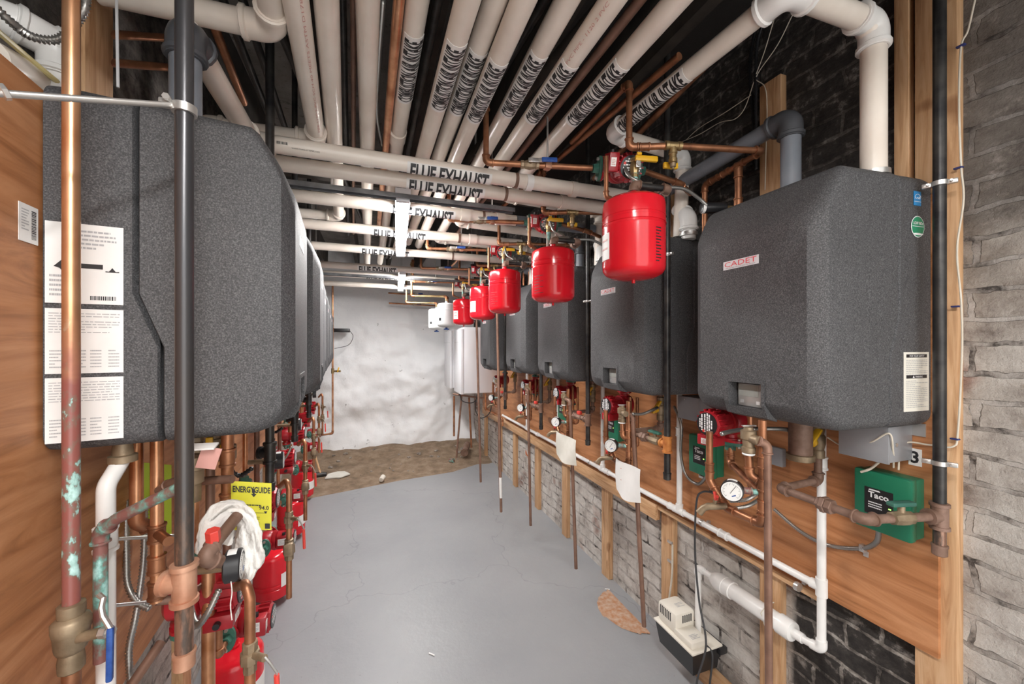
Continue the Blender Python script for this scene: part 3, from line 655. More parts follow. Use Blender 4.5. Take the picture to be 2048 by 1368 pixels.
flat_text('LOW NOx', o+ax*.004+az*.031+n_*.0015, ax, az, .040, .0085, bold=.02).build('lettering', 'white_ink', lb)
plate(o+ax*.001+az*.026+n_*.0014, ax, az, .046, .0013, .0004).build('white_rule', 'white_ink', lb)
MB().prism(ell(.021, .003, (c_[0], c_[1]-.021)), o+n_*.0014, ax, az, n_*.0004).build('white_swoosh', 'white_ink', lb)
# small white barcode sticker on the plywood at far left
p0 = at(22, 475, X=-.58); 
dL = V((-.07,1,0)).normalized(); o = at(24, 478, Y=.935); o.x = XL(o.y)+.001
lb = tag(plate(o, dL, (0,0,1), .048, .068, .001).build('barcode_sticker', 'paper'), 'white barcode sticker on the left plywood beside the boiler', 'sticker')
n_ = dL.cross(V((0,0,1)))
bc = MB(); rnd = random.Random(2); z_ = .008
while z_ < .06: w0 = rnd.choice((.0008, .0014, .002)); bc.add([o+dL*a+V((0,0,b))+n_*.001 for a, b in ((.030,z_), (.042,z_), (.042,z_+w0), (.030,z_+w0))], [(0,1,2,3)]); z_ += w0+.0012
bc.build('bars', 'ink', lb); fine_print(o+dL*.006+V((0,0,.02)), dL, (0,0,1), .018, .04, 8, seed=4).build('print_lines', 'grey_ink', lb)

# white wall-hung boilers at the far end
for i, (y0, y1, lab) in enumerate(((4.72, 5.13, 'white enamel wall boiler, the nearer of the two at the far end'), (5.42, 5.86, 'white enamel wall boiler next to the white wall, the farther of the two'))):
    t = thing('white_wall_boiler', lab, 'boiler', (XR, (y0+y1)/2, .99), group='white wall boilers')
    MB().box((1.06, y0+.003, 1.00), (XR, y1-.003, 1.82), .004).build('casing', 'white_en', t)
    MB().box((1.02, y0, .99), (1.058, y1, 1.80), .006).build('front_panel', 'white_en', t)
    MB().box((1.018, y0+.02, 1.63), (1.0205, y1-.02, 1.632)).build('panel_line', 'grey_ink', t)
# ================================================================ OVERHEAD PIPES
R2 = .03015
def pipe_label(t, txt, p, d, length, cdir, a_head, a_feet, r=R2, pad=.012, seed=1):
    """white wrap label with black capitals; d is the reading direction, cdir points to the middle of the lettering"""
    d = V(d).normalized(); rr = r+.0012
    lb = pipe_patch(V(p)-d*pad, d, rr, length+2*pad, a_head+(.14 if a_head > a_feet else -.14), a_feet-(.14 if a_head > a_feet else -.14), cdir).build('wrap_label', 'paper', t, label='white printed wrap label')
    pipe_text(txt, p, d, rr+.0006, length, a_feet, a_head, cdir, bold=.035 if txt[0] == 'F' else .042).build('lettering', 'ink', lb)
    return lb
def perp_to_cam(p, d):
    v = V((0,0,H))-V(p); d = V(d).normalized(); return (v-d*v.dot(d)).normalized()
# air intakes running down the room: (x at photo top, far point, height, far run end X, drop)
IN = {
 0: ((541, 0), (548, 58), 2.43), 1: ((591, 0), (634, 280), 2.415), 2: ((652.5, 0), (678, 432), 2.44), 3: ((735.5, 0), (734.5, 500), 2.465),
 4: ((835, 0), (766, 482), 2.485), 5: ((935, 0), (812, 430), 2.416), 6: ((991, 0), (842, 412), 2.463), 7: ((1047, 0), (868, 418), 2.424),
 8: ((1134, 0), (875, 478), 2.461), 9: ((1225, 0), (917, 444), 2.438), 10: ((1353, 0), (1010, 392), 2.445), 11: ((1475, 0), (1222, 268), 2.49)}
desc = {0: 'short cream air pipe at top left ending in an elbow over the nearest left boiler', 1: 'cream ceiling pipe, leftmost of the long parallel ones', 2: 'cream ceiling pipe second from left in the long parallel bundle',
 3: 'cream unlabelled ceiling pipe left of the bright copper pipe', 4: 'cream combustion air pipe directly right of the bright copper pipe',
 5: 'cream combustion air pipe, left of the three touching ones', 6: 'cream combustion air pipe, middle of the three touching ones', 7: 'cream combustion air pipe, right of the three touching ones',
 8: 'cream combustion air pipe, first right of the three touching ones', 9: 'cream combustion air pipe with pink PVC PIPE print near the top', 10: 'cream combustion air pipe, second from the right', 11: 'cream combustion air pipe, rightmost, ending in an elbow above the nearest red pump'}
ends = {8: (1.34, 3.45, 2.13), 9: (1.34, None, 2.12), 10: (1.34, None, 2.13), 11: (1.34, None, 2.13)}
IP = {}
for k, (a, b, z) in IN.items():
    A = at(*a, z=z); B = at(*b, z=z); d = (A-B).normalized(); S = B+d*((B.y+1.0)/abs(d.y)); pts = [S, B]
    if k == 11: S = None
    extra = []
    if k >= 8: extra = [V((1.34, B.y+.01, z-.02)), V((1.34, B.y+.03, 2.10))]
    elif k == 0: extra = [V((-.60, B.y, z-.005))]
    elif k == 1: extra = [V((XL(B.y)+.05, B.y, z-.01)), V((XL(B.y)+.05, B.y, 2.09))]
    elif k == 2: extra = [V((XL(B.y)+.05, B.y, z-.01)), V((XL(B.y)+.05, B.y, 2.09))]
    elif k in (3, 4, 5, 6, 7): extra = [B-d*.0+V((0,.9 if k < 5 else .5,0))+V((-d.x/d.y*-.5 if 0 else 0,0,0))]
    if k == 11:
        # this one starts at the elbow over the nearest right boiler
        pts = [V((1.345, .70, 2.075)), V((1.345, .70, 2.515)), V((1.0, .70, 2.505)), B]
        t = pipe('air_intake_pipe', desc[k], pts+extra, R2, 'pvc', 'white_pvc', cat='pipe', L_=.075, k=1.17, R=.055, group='overhead cream pipes')
        IP[k] = (t, B, (pts[2]-B).normalized())
        cl = MB().lathe((1.345, .70, 2.078), (0,0,1), [(0, .032), (0, .037), (.014, .037), (.014, .032)], 24).build('hose_clamp', 'steel', t)
    else:
        if 3 <= k <= 7: pts = [pts[0], B-(A-B).normalized()*.9]; extra = []
        t = pipe('air_intake_pipe', desc[k], pts+extra, R2, 'pvc', 'pvc', cat='pipe', L_=.075, k=1.17, R=.055, group='overhead cream pipes')
        IP[k] = (t, B, (A-B).normalized())
    if k == 4:
        q = at(795, 268, z=z); dd = IP[k][2]; MB().lathe(q, dd, [(-.05, R2), (-.049, .036), (.03, .036), (.031, R2)], 24).build('coupling', 'pvc', t)
    for f_ in [s for s in kids(t) if s.name.startswith('elbow')]: pass
LAB = {4: ((808,186), (829,62)), 5: ((879,202), (919,79)), 6: ((915,212), (960,97)), 7: ((949,227), (999,117)), 8: ((1021,217), (1082,104)), 9: ((1074,231), (1144,123)), 10: ((1162,237), (1249,126)), 11: ((1246,255), (1352,144))}
for k, (a, b) in LAB.items():
    t, B, d = IP[k]
    z = IN[k][2]
    pa = at(*a, z=z); s0 = (pa-B).dot(d); pb = at(*b, z=z); s1 = (pb-B).dot(d); p = B+d*s0
    c = perp_to_cam(p+d*.1, d); e2 = d.cross(c)      # e2 = left/right sense about d
    # heads towards the left of the picture, feet towards the right
    left_ = V((-1,0,0)); sg = 1 if e2.dot(left_) > 0 else -1
    pipe_label(t, 'COMBUSTION AIR INTAKE', p, d, s1-s0, c, sg*math.radians(38), -sg*math.radians(72))
# small printed codes
t, B, d = IP[9]; z = IN[9][2]; p = B+d*((at(1146,115,z=z)-B).dot(d)); c = perp_to_cam(p, d); pipe_text('PVC PIPE - 1120 2 PVC TYPE I SCH 40', p, d, R2+.0004, .36, 0, .28*(1 if d.cross(c).dot(V((-1,0,0))) > 0 else -1), c, cuts=2).build('pink_print', 'pink_ink', t)
t, B, d = IP[1]; z = IN[1][2]; p = B+d*((at(636,250,z=z)-B).dot(d)); c = perp_to_cam(p, d); sg = 1 if d.cross(c).dot(V((-1,0,0))) > 0 else -1; pipe_text('PIPE 1120 2 PVC SCH 40 MEETS ASTM D1785', p, d, R2+.0004, .62, -.5*sg, -.28*sg, c, cuts=2).build('pink_print', 'pink_ink', t)
# flues crossing the room: Y, z, left X, right X
FL = [(1.60, 2.318, -.40, 1.34), (1.745, 2.312, -.66, 1.36), (2.12, 2.320, -.68, .78), (2.60, 2.322, -.70, 1.0), (3.14, 2.320, -.73, 1.15), (3.86, 2.322, -.77, 1.2), (4.30, 2.318, -.8, 1.25), (5.0, 2.32, -.85, 1.25)]
FT = [(820, 975), (818, 962), (785, 905), (748, 850), (724, 818), (718, 792), (733, 800), None]
fd = ['cream flue pipe crossing the room, nearest, web address print at left', 'cream flue pipe crossing the room, second, just above the steel strut', 'third cream flue pipe crossing the room, behind the strut',
      'fourth cream flue pipe crossing the room', 'fifth cream flue pipe crossing the room', 'sixth cream flue pipe crossing the room', 'seventh cream flue pipe crossing the room near the far light', 'last cream flue pipe crossing before the white wall']
for i, (y, z, x0, x1) in enumerate(FL):
    pts = [V((x0, y, z)), V((x1, y, z))]
    if i == 0: pts = [V((-.40, 1.085, 2.315)), V((-.40, 1.60, z)), V((1.34, y, z+.004))]
    t = pipe('flue_pipe', fd[i], pts, R2, 'pvc', 'pvc', cat='pipe', L_=.07, k=1.17, R=.05, group='cream flue pipes across the room')
    if FT[i]:
        def xat(px): return at(px, 400, Y=y).x
        xa, xb = xat(FT[i][0]), xat(FT[i][1]); p = V((xa, y, z)); c = perp_to_cam(p+V((.1,0,0)), (1,0,0)); e2 = V((1,0,0)).cross(c); sg = 1 if e2.z > 0 else -1
        pipe_label(t, 'FLUE EXHAUST', p, (1,0,0), xb-xa, c, sg*math.radians(14), -sg*math.radians(112), seed=i)
    if i == 0:
        c = perp_to_cam(V((-.2, y, z)), (1,0,0)); e2 = V((1,0,0)).cross(c); sg = 1 if e2.z > 0 else -1
        xa = at(586, 300, Y=y).x; xb = at(641, 310, Y=y).x
        pipe_text('WWW.CHARLOTTEPIPE.COM', V((xa, y, z)), (1,0,0), R2+.0005, xb-xa, -sg*.20, -sg*.04, c, cuts=2).build('web_print', 'ink', t)
        xa = at(557, 300, Y=y).x; xb = at(578, 310, Y=y).x; bc = MB(); x = xa; rnd = random.Random(3)
        while x < xb: w0 = rnd.choice((.001, .0018, .0026)); pipe_patch(V((x, y, z)), (1,0,0), R2+.0006, w0, sg*.42, sg*.12, c, n=3, mb=bc); x += w0+.0016
        bc.build('barcode', 'ink', t)
    for (px, w0, m, k, nm) in {0: ((1031, .014, 'rust_iron', 1.06, 'pipe_strap'), (1057, .030, 'white_pvc', 1.14, 'coupling'), (1146, .030, 'pvc', 1.16, 'coupling')), 1: ((1010, .014, 'rust_iron', 1.06, 'pipe_strap'), (1125, .03, 'pvc', 1.16, 'coupling')),
                               2: ((930, .05, 'pvc', 1.15, 'coupling'), (966, .014, 'rust_iron', 1.06, 'pipe_strap'), (1000, .05, 'pvc', 1.15, 'coupling')), 3: ((918, .016, 'rust_iron', 1.06, 'pipe_strap'), (945, .05, 'pvc', 1.15, 'coupling')),
                               4: ((905, .014, 'rust_iron', 1.06, 'pipe_strap'),)}.get(i, ()):
        xx = at(px, 380, Y=y).x; rr = R2*k; MB().lathe((xx-w0/2, y, z), (1,0,0), [(0, R2), (0, rr), (w0, rr), (w0, R2)], 24).build(nm, m, t)
# grey vent risers and elbows
greyd = ['grey vent riser and elbow behind the nearest right boiler', 'grey vent riser above the second right boiler, behind the red tank', 'grey vent riser above the third right boiler, between tanks', 'grey vent riser above the fourth right boiler', 'grey vent riser above the fifth right boiler']
for i, (y, z0) in enumerate(RB):
    yy = y+.04; zz = 2.375 if i == 0 else 2.31
    pts = [V((1.34, yy, z0+.70)), V((1.34, yy, zz)), V((1.34, (1.745, 2.12, 2.60, 3.14, 3.95)[i]-(.0), zz-.04))]
    if i: pts = [V((1.34, yy, z0+.70)), V((1.34, yy, 2.29)), V((1.34, yy+.3, 2.28))]
    t = pipe('grey_vent_pipe', greyd[i], pts, R2, 'grey_pvc', 'dark_pvc', cat='pipe', L_=.072, k=1.2, R=.045, group='grey vent pipes')
pipe('grey_vent_pipe', 'short grey vent section joining the third cream flue pipe', [V((.785, 2.12, 2.32)), V((1.30, 2.12, 2.32))], R2, 'grey_pvc', 'dark_pvc', group='grey vent pipes')
pipe('grey_vent_pipe', 'grey vent riser with dark elbow behind the black gas pipe at top left', [V((-.40, 1.085, 2.09)), V((-.40, 1.085, 2.315)), V((-.40, 1.155, 2.315))], R2, 'grey_pvc', 'dark_pvc', L_=.068, k=1.22, R=.045, group='grey vent pipes')
# intake stubs with clamps on the right boilers 2..5
for i in (1, 2, 3, 4):
    y, z0 = RB[i]; yy = y-.235
    pts = [V((1.34, yy, z0+.70)), V((1.34, yy, z0+.80)), V((1.37, yy+.10, z0+.87))]
    t = pipe('intake_elbow_pipe', 'white intake stub with steel clamp on the %s right boiler' % nth[i], pts, R2, 'white_pvc', 'white_pvc', L_=.06, R=.05, group='white intake stubs')
    MB().lathe((1.34, yy, z0+.715), (0,0,1), [(0, .030), (0, .038), (.016, .038), (.016, .030)], 24).build('hose_clamp', 'steel', t)
# strut channel
def strut(x0, x1, y, z, label):
    t = thing('strut_channel', label, 'channel', ((x0+x1)/2, y, z), group='steel struts')
    MB().prism([(-.0205,-.0105), (.0205,-.0105), (.0205,.0105), (.0165,.0105), (.0165,-.0075), (-.0165,-.0075), (-.0165,.0105), (-.0205,.0105)], (x0, y, z), (0,1,0), (0,0,-1), (x1-x0,0,0)).build('channel', 'dark_steel', t)
    for x in (x0+.25, x1-.2): MB().cyl((x, y, z), (x, y, 2.98), .005, seg=8).build('threaded_rod', 'steel', t)
    return t
strut(-.42, .68, 1.875, 2.285, 'dark steel strut under the second flue pipe, above the aisle')
strut(-.75, 1.2, 4.07, 2.272, 'dark steel strut near the far end of the ceiling')
# other long runs under the ceiling
def run(a, b, z, r, mat, name, label, cat='pipe', yend=None, y0=-.6):
    A = at(*a, z=z); B = at(*b, z=z); d = (B-A).normalized(); S = A-d*((A.y-y0)/d.y); E = B if yend is None else A+d*((yend-A.y)/d.y)
    t = thing(name, label, cat, E); MB().cyl(S, E, r, seg=16).build('pipe_length', mat, t); return t
run((798, 0), (771, 300), 2.47, .0145, 'bright_copper', 'copper_pipe', 'bright copper pipe running along the ceiling left of the lettered pipes', yend=3.2)
run((707, 0), (707, 290), 2.50, .009, 'brown_pipe', 'copper_pipe', 'thin dull copper pipe along the ceiling between cream pipes', yend=3.4)
run((684, 0), (692, 290), 2.54, .012, 'iron', 'iron_pipe', 'black iron pipe along the ceiling left of the thin copper one', yend=3.6)
run((876, 0), (846, 150), 2.56, .014, 'iron', 'iron_pipe', 'black iron pipe along the ceiling left of the three touching pipes', yend=4.5)
run((1090, 0), (1000, 150), 2.56, .014, 'iron', 'iron_pipe', 'black iron pipe in the dark gap right of the three touching pipes', yend=4.5)
run((1280, 0), (1123, 200), 2.50, .0145, 'brown_pipe', 'copper_pipe', 'dull copper pipe along the ceiling left of the second pipe from the right', yend=3.4)
run((1213, 0), (1100, 130), 2.56, .02, 'joist', 'conduit_pipe', 'dark brown pipe in the gap beside the pink-printed pipe', yend=4.4)
run((1408, 70), (1273, 185), 2.53, .0125, 'copper', 'copper_pipe', 'copper pipe along the ceiling left of the rightmost cream pipe', yend=2.6, y0=1.0)
run((1440, 100), (1352, 190), 2.58, .0145, 'copper', 'copper_pipe', 'copper pipe in the shadow right of the rightmost cream pipe', yend=2.0, y0=.9)
run((408, 0), (476, 175), 2.50, .0125, 'copper', 'copper_pipe', 'reddish copper pipe slanting across the ceiling at top left', yend=1.7, y0=.3)
run((560, 60), (660, 290), 2.53, .014, 'iron', 'iron_pipe', 'black iron pipe left of the leftmost long cream pipe', yend=3.2, y0=.9)
run((470, 60), (545, 250), 2.58, .012, 'iron', 'iron_pipe', 'black iron pipe slanting over the nearest left boiler, nearer the wall', yend=2.3, y0=.8)
run((505, 60), (575, 270), 2.56, .012, 'iron', 'iron_pipe', 'black iron pipe slanting over the nearest left boiler, nearer the aisle', yend=2.4, y0=.8)
flex('flex_conduit', 'steel flexible conduit hanging beside the bright copper pipe', [at(766, 0, z=2.5), at(757, 120, z=2.5), at(753, 230, z=2.5), at(765, 290, z=2.5)], .0095)
# black iron pipe across the far strut + cross beams in the ceiling
tag(MB().beam(V((-.95, 2.42, 2.56)), V((1.4, 2.42, 2.56)), .06, (0,0,1), .05).build('ceiling_beam', 'joist'), 'dark flat beam crossing above the long cream pipes', 'beam')
# copper cross pipes at top left
for (ya, yb, lab, zz) in ((70, 80, 'copper pipe crossing behind the grey vent riser at top left, upper', 2.44), (127, 140, 'copper pipe crossing behind the grey vent riser at top left, lower', 2.34)):
    P0 = at(240, ya, Y=1.30); P1 = at(400, yb, Y=1.52); t = thing('copper_pipe', lab, 'pipe', P1); MB().cyl(P0+(P0-P1)*.4, P1, .010).build('pipe_length', 'copper', t)

# ================================================================ EXPANSION TANKS
def tank(cx_, cy_, z0, z1, r, mat, label, neck=True, group='red expansion tanks', sticker=None, ang=2.6, white=False, up=True):
    t = thing('expansion_tank', label, 'tank', (cx_, cy_, z0), group=group); h = z1-z0
    pr = [(0, r*.12), (.002, r*.45), (h*.025, r*.72), (h*.06, r*.90), (h*.105, r*.985), (h*.15, r)]
    if not white: pr += [(h*.60, r), (h*.615, r*1.006), (h*.62, r*.985), (h*.645, r*.982), (h*.65, r*1.008), (h*.70, r*1.008), (h*.705, r*.985), (h*.73, r*.985), (h*.735, r*1.004)]
    else: pr += [(h*.68, r), (h*.69, r*1.02), (h*.71, r*1.02), (h*.72, r)]
    pr += [(h*.87, r), (h*.92, r*.97), (h*.955, r*.86), (h*.98, r*.62), (h*.992, r*.3), (h, r*.16)]
    if not up: pr = [(h-a, b) for a, b in reversed(pr)]
    MB().lathe((cx_, cy_, z0), (0,0,1), pr, 44).build('tank_body', mat, t, sharp=30)
    if up:
        MB().cyl((cx_, cy_, z0-.012), (cx_, cy_, z0+.004), .0055).build('air_valve', 'red' if not white else 'blue', t)
        MB().lathe((cx_, cy_, z1-.004), (0,0,1), [(0, .017), (.010, .017), (.012, .013), (.022, .013)], 16).build('neck', mat, t)
    else: MB().lathe((cx_, cy_, z1-.004), (0,0,1), [(0, .017), (.012, .017), (.016, .012), (.05, .012)], 16).build('neck', 'red', t)
    return t
def wrap(t, cx_, cy_, r, ang0, ang1, z0, z1, mat, name='wrap_label', label=None, out=.0012):
    n = 12; mb = MB(); vs = []
    for k in range(n+1):
        a = ang0+(ang1-ang0)*k/n; c, s = math.cos(a), math.sin(a)
        for rr in (r+out, r+out-.0008):
            for z in (z0, z1): vs.append((cx_+c*rr, cy_+s*rr, z))
    fs = []
    for k in range(n):
        a = 4*k; b = a+4; fs += [(a, b, b+1, a+1), (a+2, a+3, b+3, b+2), (a, a+2, b+2, b), (a+1, b+1, b+3, a+3)]
    fs += [(0,1,3,2), (4*n, 4*n+2, 4*n+3, 4*n+1)]
    return mb.add(vs, fs).build(name, mat, t, label=label)
TK = [(.838, 1.113, 1.822, 2.104, .1035, 'red expansion tank hanging nearest the camera on the right'), (.822, 1.71, 1.803, 2.068, .1035, 'red expansion tank, second from the camera on the right'),
      (.785, 2.33, 1.795, 2.075, .1015, 'red expansion tank, third from the camera on the right'), (.838, 3.05, 1.80, 2.075, .1035, 'red expansion tank, fourth from the camera on the right'),
      (.838, 3.74, 1.79, 2.05, .1035, 'darkest red expansion tank, fifth and beside the white tanks')]
rnd = random.Random(11)
for i, (x, y, z0, z1, r, lab) in enumerate(TK):
    t = tank(x, y, z0, z1, r, 'red', lab); h = z1-z0
    a = math.atan2(-y, -x)         # towards the camera
    if i in (0, 3, 4):
        w_ = wrap(t, x, y, r, a-1.35 if i == 0 else a-1.2, a-.82 if i == 0 else a-.55, z0+h*.22, z0+h*.53, 'paper', label='white label')
        wrap(w_, x, y, r+.001, a-1.25 if i == 0 else a-1.05, a-.92 if i == 0 else a-.7, z0+h*.34, z0+h*.36, 'pink_ink', 'print_line'); wrap(w_, x, y, r+.001, a-1.25 if i == 0 else a-1.05, a-.92 if i == 0 else a-.7, z0+h*.44, z0+h*.46, 'pink_ink', 'print_line')
    if i in (0,):
        for k in range(12): wrap(t, x, y, r, a+.72, a+(.95 if k % 3 else .86), z0+h*(.16+.034*k), z0+h*(.172+.034*k), 'ink', 'black_print', out=.0008)
    if i in (1, 2):
        for k in range(7): wrap(t, x, y, r, a-1.0, a-.45-(.2 if k % 2 else 0), z0+h*(.15+.05*k), z0+h*(.156+.05*k), 'ink', 'black_print', out=.0008)
for i, (x, y, lab) in enumerate(((.76, 4.25, 'pale grey expansion tank beside the fifth red one'), (.76, 4.95, 'pale grey expansion tank farthest from the camera'))):
    t = tank(x, y, 1.79, 2.06, .10, 'tank_white', lab, group='pale expansion tanks', white=True)
    a = math.atan2(-y, -x); wrap(t, x, y, .10, a-.9, a-.6, 1.86, 1.89, 'ink', 'black_label')
    MB().lathe((x, y, 1.765), (0,0,1), [(0, .014), (.002, .03), (.012, .03), (.016, .012), (.03, .012)], 16).build('blue_wheel', 'blue', t)
# ================================================================ REUSABLE FITTINGS
def pump(label, loc, rot, group, flip=False):
    """circulator: pipe axis local x, motor along -y, terminal box on the -x side"""
    t = thing('circulator_pump', label, 'pump', (0,0,0), group=group)
    b = MB().lathe((0,.035,0), (0,-1,0), [(0,.02), (.004,.044), (.012,.052), (.045,.052), (.055,.046), (.062,.050), (.075,.050), (.078,.038)], 28)
    b.cyl((-.066,0,0), (.066,0,0), .021, seg=18); b.lathe((-.070,0,0), (1,0,0), [(0,.030), (.010,.030), (.012,.024), (.030,.022)], 18); b.lathe((.070,0,0), (-1,0,0), [(0,.030), (.010,.030), (.012,.024), (.030,.022)], 18)
    for s in (-1, 1): b.prism([(.046*math.cos(a)*(.62 if abs(math.sin(a)) < .5 else .62), .046*math.sin(a)) for a in [2*PI*k/16 for k in range(16)]], (s*.066,0,0), (0,1,0), (0,0,1), (s*.008,0,0))
    b.build('pump_body', 'pump_red', t)
    m = MB().lathe((0,-.042,0), (0,-1,0), [(0,.042), (.004,.047), (.075,.047), (.082,.043), (.084,.038)], 8)
    for k in range(16):
        a = 2*PI*k/16; m.obox((.047*math.cos(a), -.098, .047*math.sin(a)), (0,1,0), (math.cos(a),0,math.sin(a)), (-math.sin(a),0,math.cos(a)), (.036, .012, .004))
    m.build('motor_housing', 'pump_red', t, sharp=25)
    f = MB().cyl((0,-.125,0), (0,-.1275,0), .0405, seg=32).build('face_plate', 'black', t, label='round black face plate with white print')
    rnd = random.Random(4); q = MB()
    for r_, wds in ((.024, .03), (.016, .05), (.004, .06), (-.006, .062), (-.014, .05), (-.023, .03)):
        x = -wds/2
        while x < wds/2: l = rnd.uniform(.004, .014); q.add([(x, -.1282, r_), (x+l, -.1282, r_), (x+l, -.1282, r_+.0055), (x, -.1282, r_+.0055)], [(0,1,2,3)]); x += l+.002
    q.build('print', 'white_ink', f)
    MB().cyl((-.026,-.128,.012), (-.026,-.1285,.012), .005).build('red_dot', 'red_pl', f)
    tb = MB().box((-.082,-.118,-.018), (-.044,-.052,.048), .004).build('terminal_box', 'pump_red', t)
    plate((-.076,-.1185,.000), (1,0,0), (0,0,1), .020, .030).build('sticker', 'paper', tb, label='white sticker'); fine_print((-.073,-.1196,.004), (1,0,0), (0,0,1), .014, .022, 4, seed=6).build('print', 'pink_ink', tb)
    plate((-.0825,-.060,.002), (0,-1,0), (0,0,1), .040, .034).build('sticker', 'paper', tb, label='white data sticker'); fine_print((-.0836,-.063,.006), (0,-1,0), (0,0,1), .034, .026, 6, seed=8).build('print', 'grey_ink', tb)
    MB().cyl((-.063,-.085,.046), (-.063,-.085,.060), .008).build('knob', 'black', tb)
    for s in (-1, 1):
        fl = MB().prism([(.027*math.cos(a)*(1 if abs(math.sin(a)) < .9 else .8), .047*math.sin(a)) for a in [2*PI*k/20 for k in range(20)]], (s*.0745,0,0), (0,1,0), (0,0,1), (s*.011,0,0))
        fl.lathe((s*.085,0,0), (s,0,0), [(0,.022), (.004,.020), (.014,.018), (.022,.018)], 6); fl.build('flange', 'flange', t, label='green iron flange')
        bo = MB()
        for z in (-.035,.035): bo.hexa((s*.060,0,z), (s*.094,0,z), .0065)
        bo.build('bolts', 'steel', t)
    t.location = loc; t.rotation_euler = rot; return t
def gauge(label, loc, direction, group, stem=None):
    """pressure gauge whose dial faces `direction` (world angle in the floor plane)"""
    t = thing('pressure_gauge', label, 'gauge', (0,0,0), group=group)
    MB().lathe((0,0,0), (0,-1,0), [(0,.027), (.003,.0315), (.028,.0315), (.030,.029)], 36).build('case', 'black', t)
    d = MB().cyl((0,-.028,0), (0,-.0306,0), .0285, seg=36).build('dial', 'dial', t)
    k = MB()
    for i in range(28):
        a = math.radians(-135+270*i/27); r0 = .022 if i % 3 else .019
        k.obox((math.sin(a)*(r0+.025)/2, -.0309, math.cos(a)*(r0+.025)/2), (math.sin(a),0,math.cos(a)), (0,1,0), (math.cos(a),0,-math.sin(a)), (.025-r0, .0004, .0007))
    k.build('scale_marks', 'ink', d)
    MB().obox((.004, -.0312, .006), V((.5,0,.8)), (0,1,0), V((.8,0,-.5)), (.03, .0004, .0014)).build('needle', 'ink', d)
    MB().obox((.006, -.0312, -.012), V((1,0,.5)), (0,1,0), V((-.5,0,1)), (.012, .0004, .003)).build('dial_mark', 'blue', d)
    wr = MB()
    for i in range(7):
        a0 = PI*.5-.45+.9*i/7*1.0; a1 = a0+.9/7
        wr.add([(.0318*math.cos(a), y, .0318*math.sin(a)) for a in (a0, a1) for y in (-.006, -.022)], [(0,2,3,1)])
    wr.build('case_label', 'paper', t, label='white strip label')
    t.location = loc; t.rotation_euler = (0,0,direction); return t
def ball_valve(label, p, d, hdir, r, mat='bronze', hmat='blue', group=None, hlen=.10, lift=.032, sub='blue vinyl lever'):
    """lever ball valve at p on a pipe along d; stem rises along hdir, lever lies along d"""
    p = V(p); d = V(d).normalized(); h = V(hdir); h = (h-d*h.dot(d)).normalized(); s = d.cross(h)
    t = thing('ball_valve', label, 'valve', p, group=group)
    b = MB().lathe(p-d*.036, d, [(0, r*1.2), (.001, r*1.45), (.012, r*1.45), (.014, r*1.25), (.02, r*1.5), (.036, r*1.75), (.052, r*1.5), (.058, r*1.25), (.060, r*1.45), (.071, r*1.45), (.072, r*1.2)], 8)
    b.cyl(p, p+h*(lift-.004), .007, seg=12); b.build('valve_body', mat, t)
    q = p+h*lift; MB().hexa(q-h*.003, q+h*.006, .008).build('nut', 'steel', t)
    MB().sweep([q-d*.008, q+d*.012, q+d*.026+h*.010, q+d*.04+h*.012], .0001, 4)
    lv = MB().beam(q-d*.010, q+d*.030, .017, h, .003, .001).beam(q+d*.028, q+d*.045+h*.006, .016, h, .003, .001).build('lever', 'steel', t)
    MB().beam(q+d*.040+h*.006, q+d*hlen+h*.008, .019, h, .007, .003).build('grip', hmat, lv, label=sub)
    return t
def boiler_drain(label, p, out, d, group):
    """hose bib: body runs from p along out, wing handle on top"""
    p = V(p); o = V(out).normalized(); t = thing('drain_valve', label, 'valve', p, group=group)
    MB().sweep([p-o*.03, p, p+o*.028, p+o*.042-V((0,0,.006)), p+o*.055-V((0,0,.022))], [.0095,.011,.0115,.011,.012], 12).build('valve_body', 'bronze', t)
    MB().cyl(p+o*.01, p+o*.004+V((0,0,.026)), .006).build('stem', 'bronze', t)
    c = p+o*.004+V((0,0,.026)); w_ = V(d).normalized(); h = MB()
    h.obox(c, w_, o, (0,0,1), (.018,.012,.008), .002)
    for s in (-1,1): h.sweep([c, c+w_*s*.012+V((0,0,.004)), c+w_*s*.020+V((0,0,.014))], [.005,.0045,.0055], 8)
    h.build('wing_handle', 'red_pl', t, label='red wing handle'); return t
def relay_box(label, y0, y1, z0, z1, xf, group):
    t = thing('relay_box', label, 'control box', (1.5, (y0+y1)/2, z0), group=group)
    MB().box((1.452, y0+.004, z0+.004), (1.4995, y1-.004, z1-.004), .004).build('back_box', 'green_box', t)
    c = MB().box((xf, y0, z0), (1.458, y1, z1), .008).build('cover', 'green_box', t)
    w_ = y1-y0; h = z1-z0
    pl = plate((xf-.0005, y1-.030, z0+h*.28), (0,-1,0), (0,0,1), w_*.50, h*.44).build('name_plate', 'black', c, label='black name plate')
    flat_text('Taco', (xf-.0016, y1-.040, z0+h*.56), (0,-1,0), (0,0,1), w_*.36, h*.10, bold=.03).build('lettering', 'white_ink', pl)
    MB().prism([(0,.0), (.03,.0), (.027,.004), (.003,.004)], (xf-.0012, y1-.040, z0+h*.675), (0,-1,0), (0,0,1), (-.0006,0,0)).build('logo_bar', 'white_ink', pl)
    fine_print((xf-.0012, y1-.040, z0+h*.38), (0,-1,0), (0,0,1), w_*.24, h*.12, 3, seed=3).build('print', 'white_ink', pl)
    MB().box((xf-.002, y0+w_*.32, z0+h*.44), (xf-.0005, y0+w_*.36, z0+h*.455)).build('indicator', 'led', pl)
    return t
def sub(o): return o
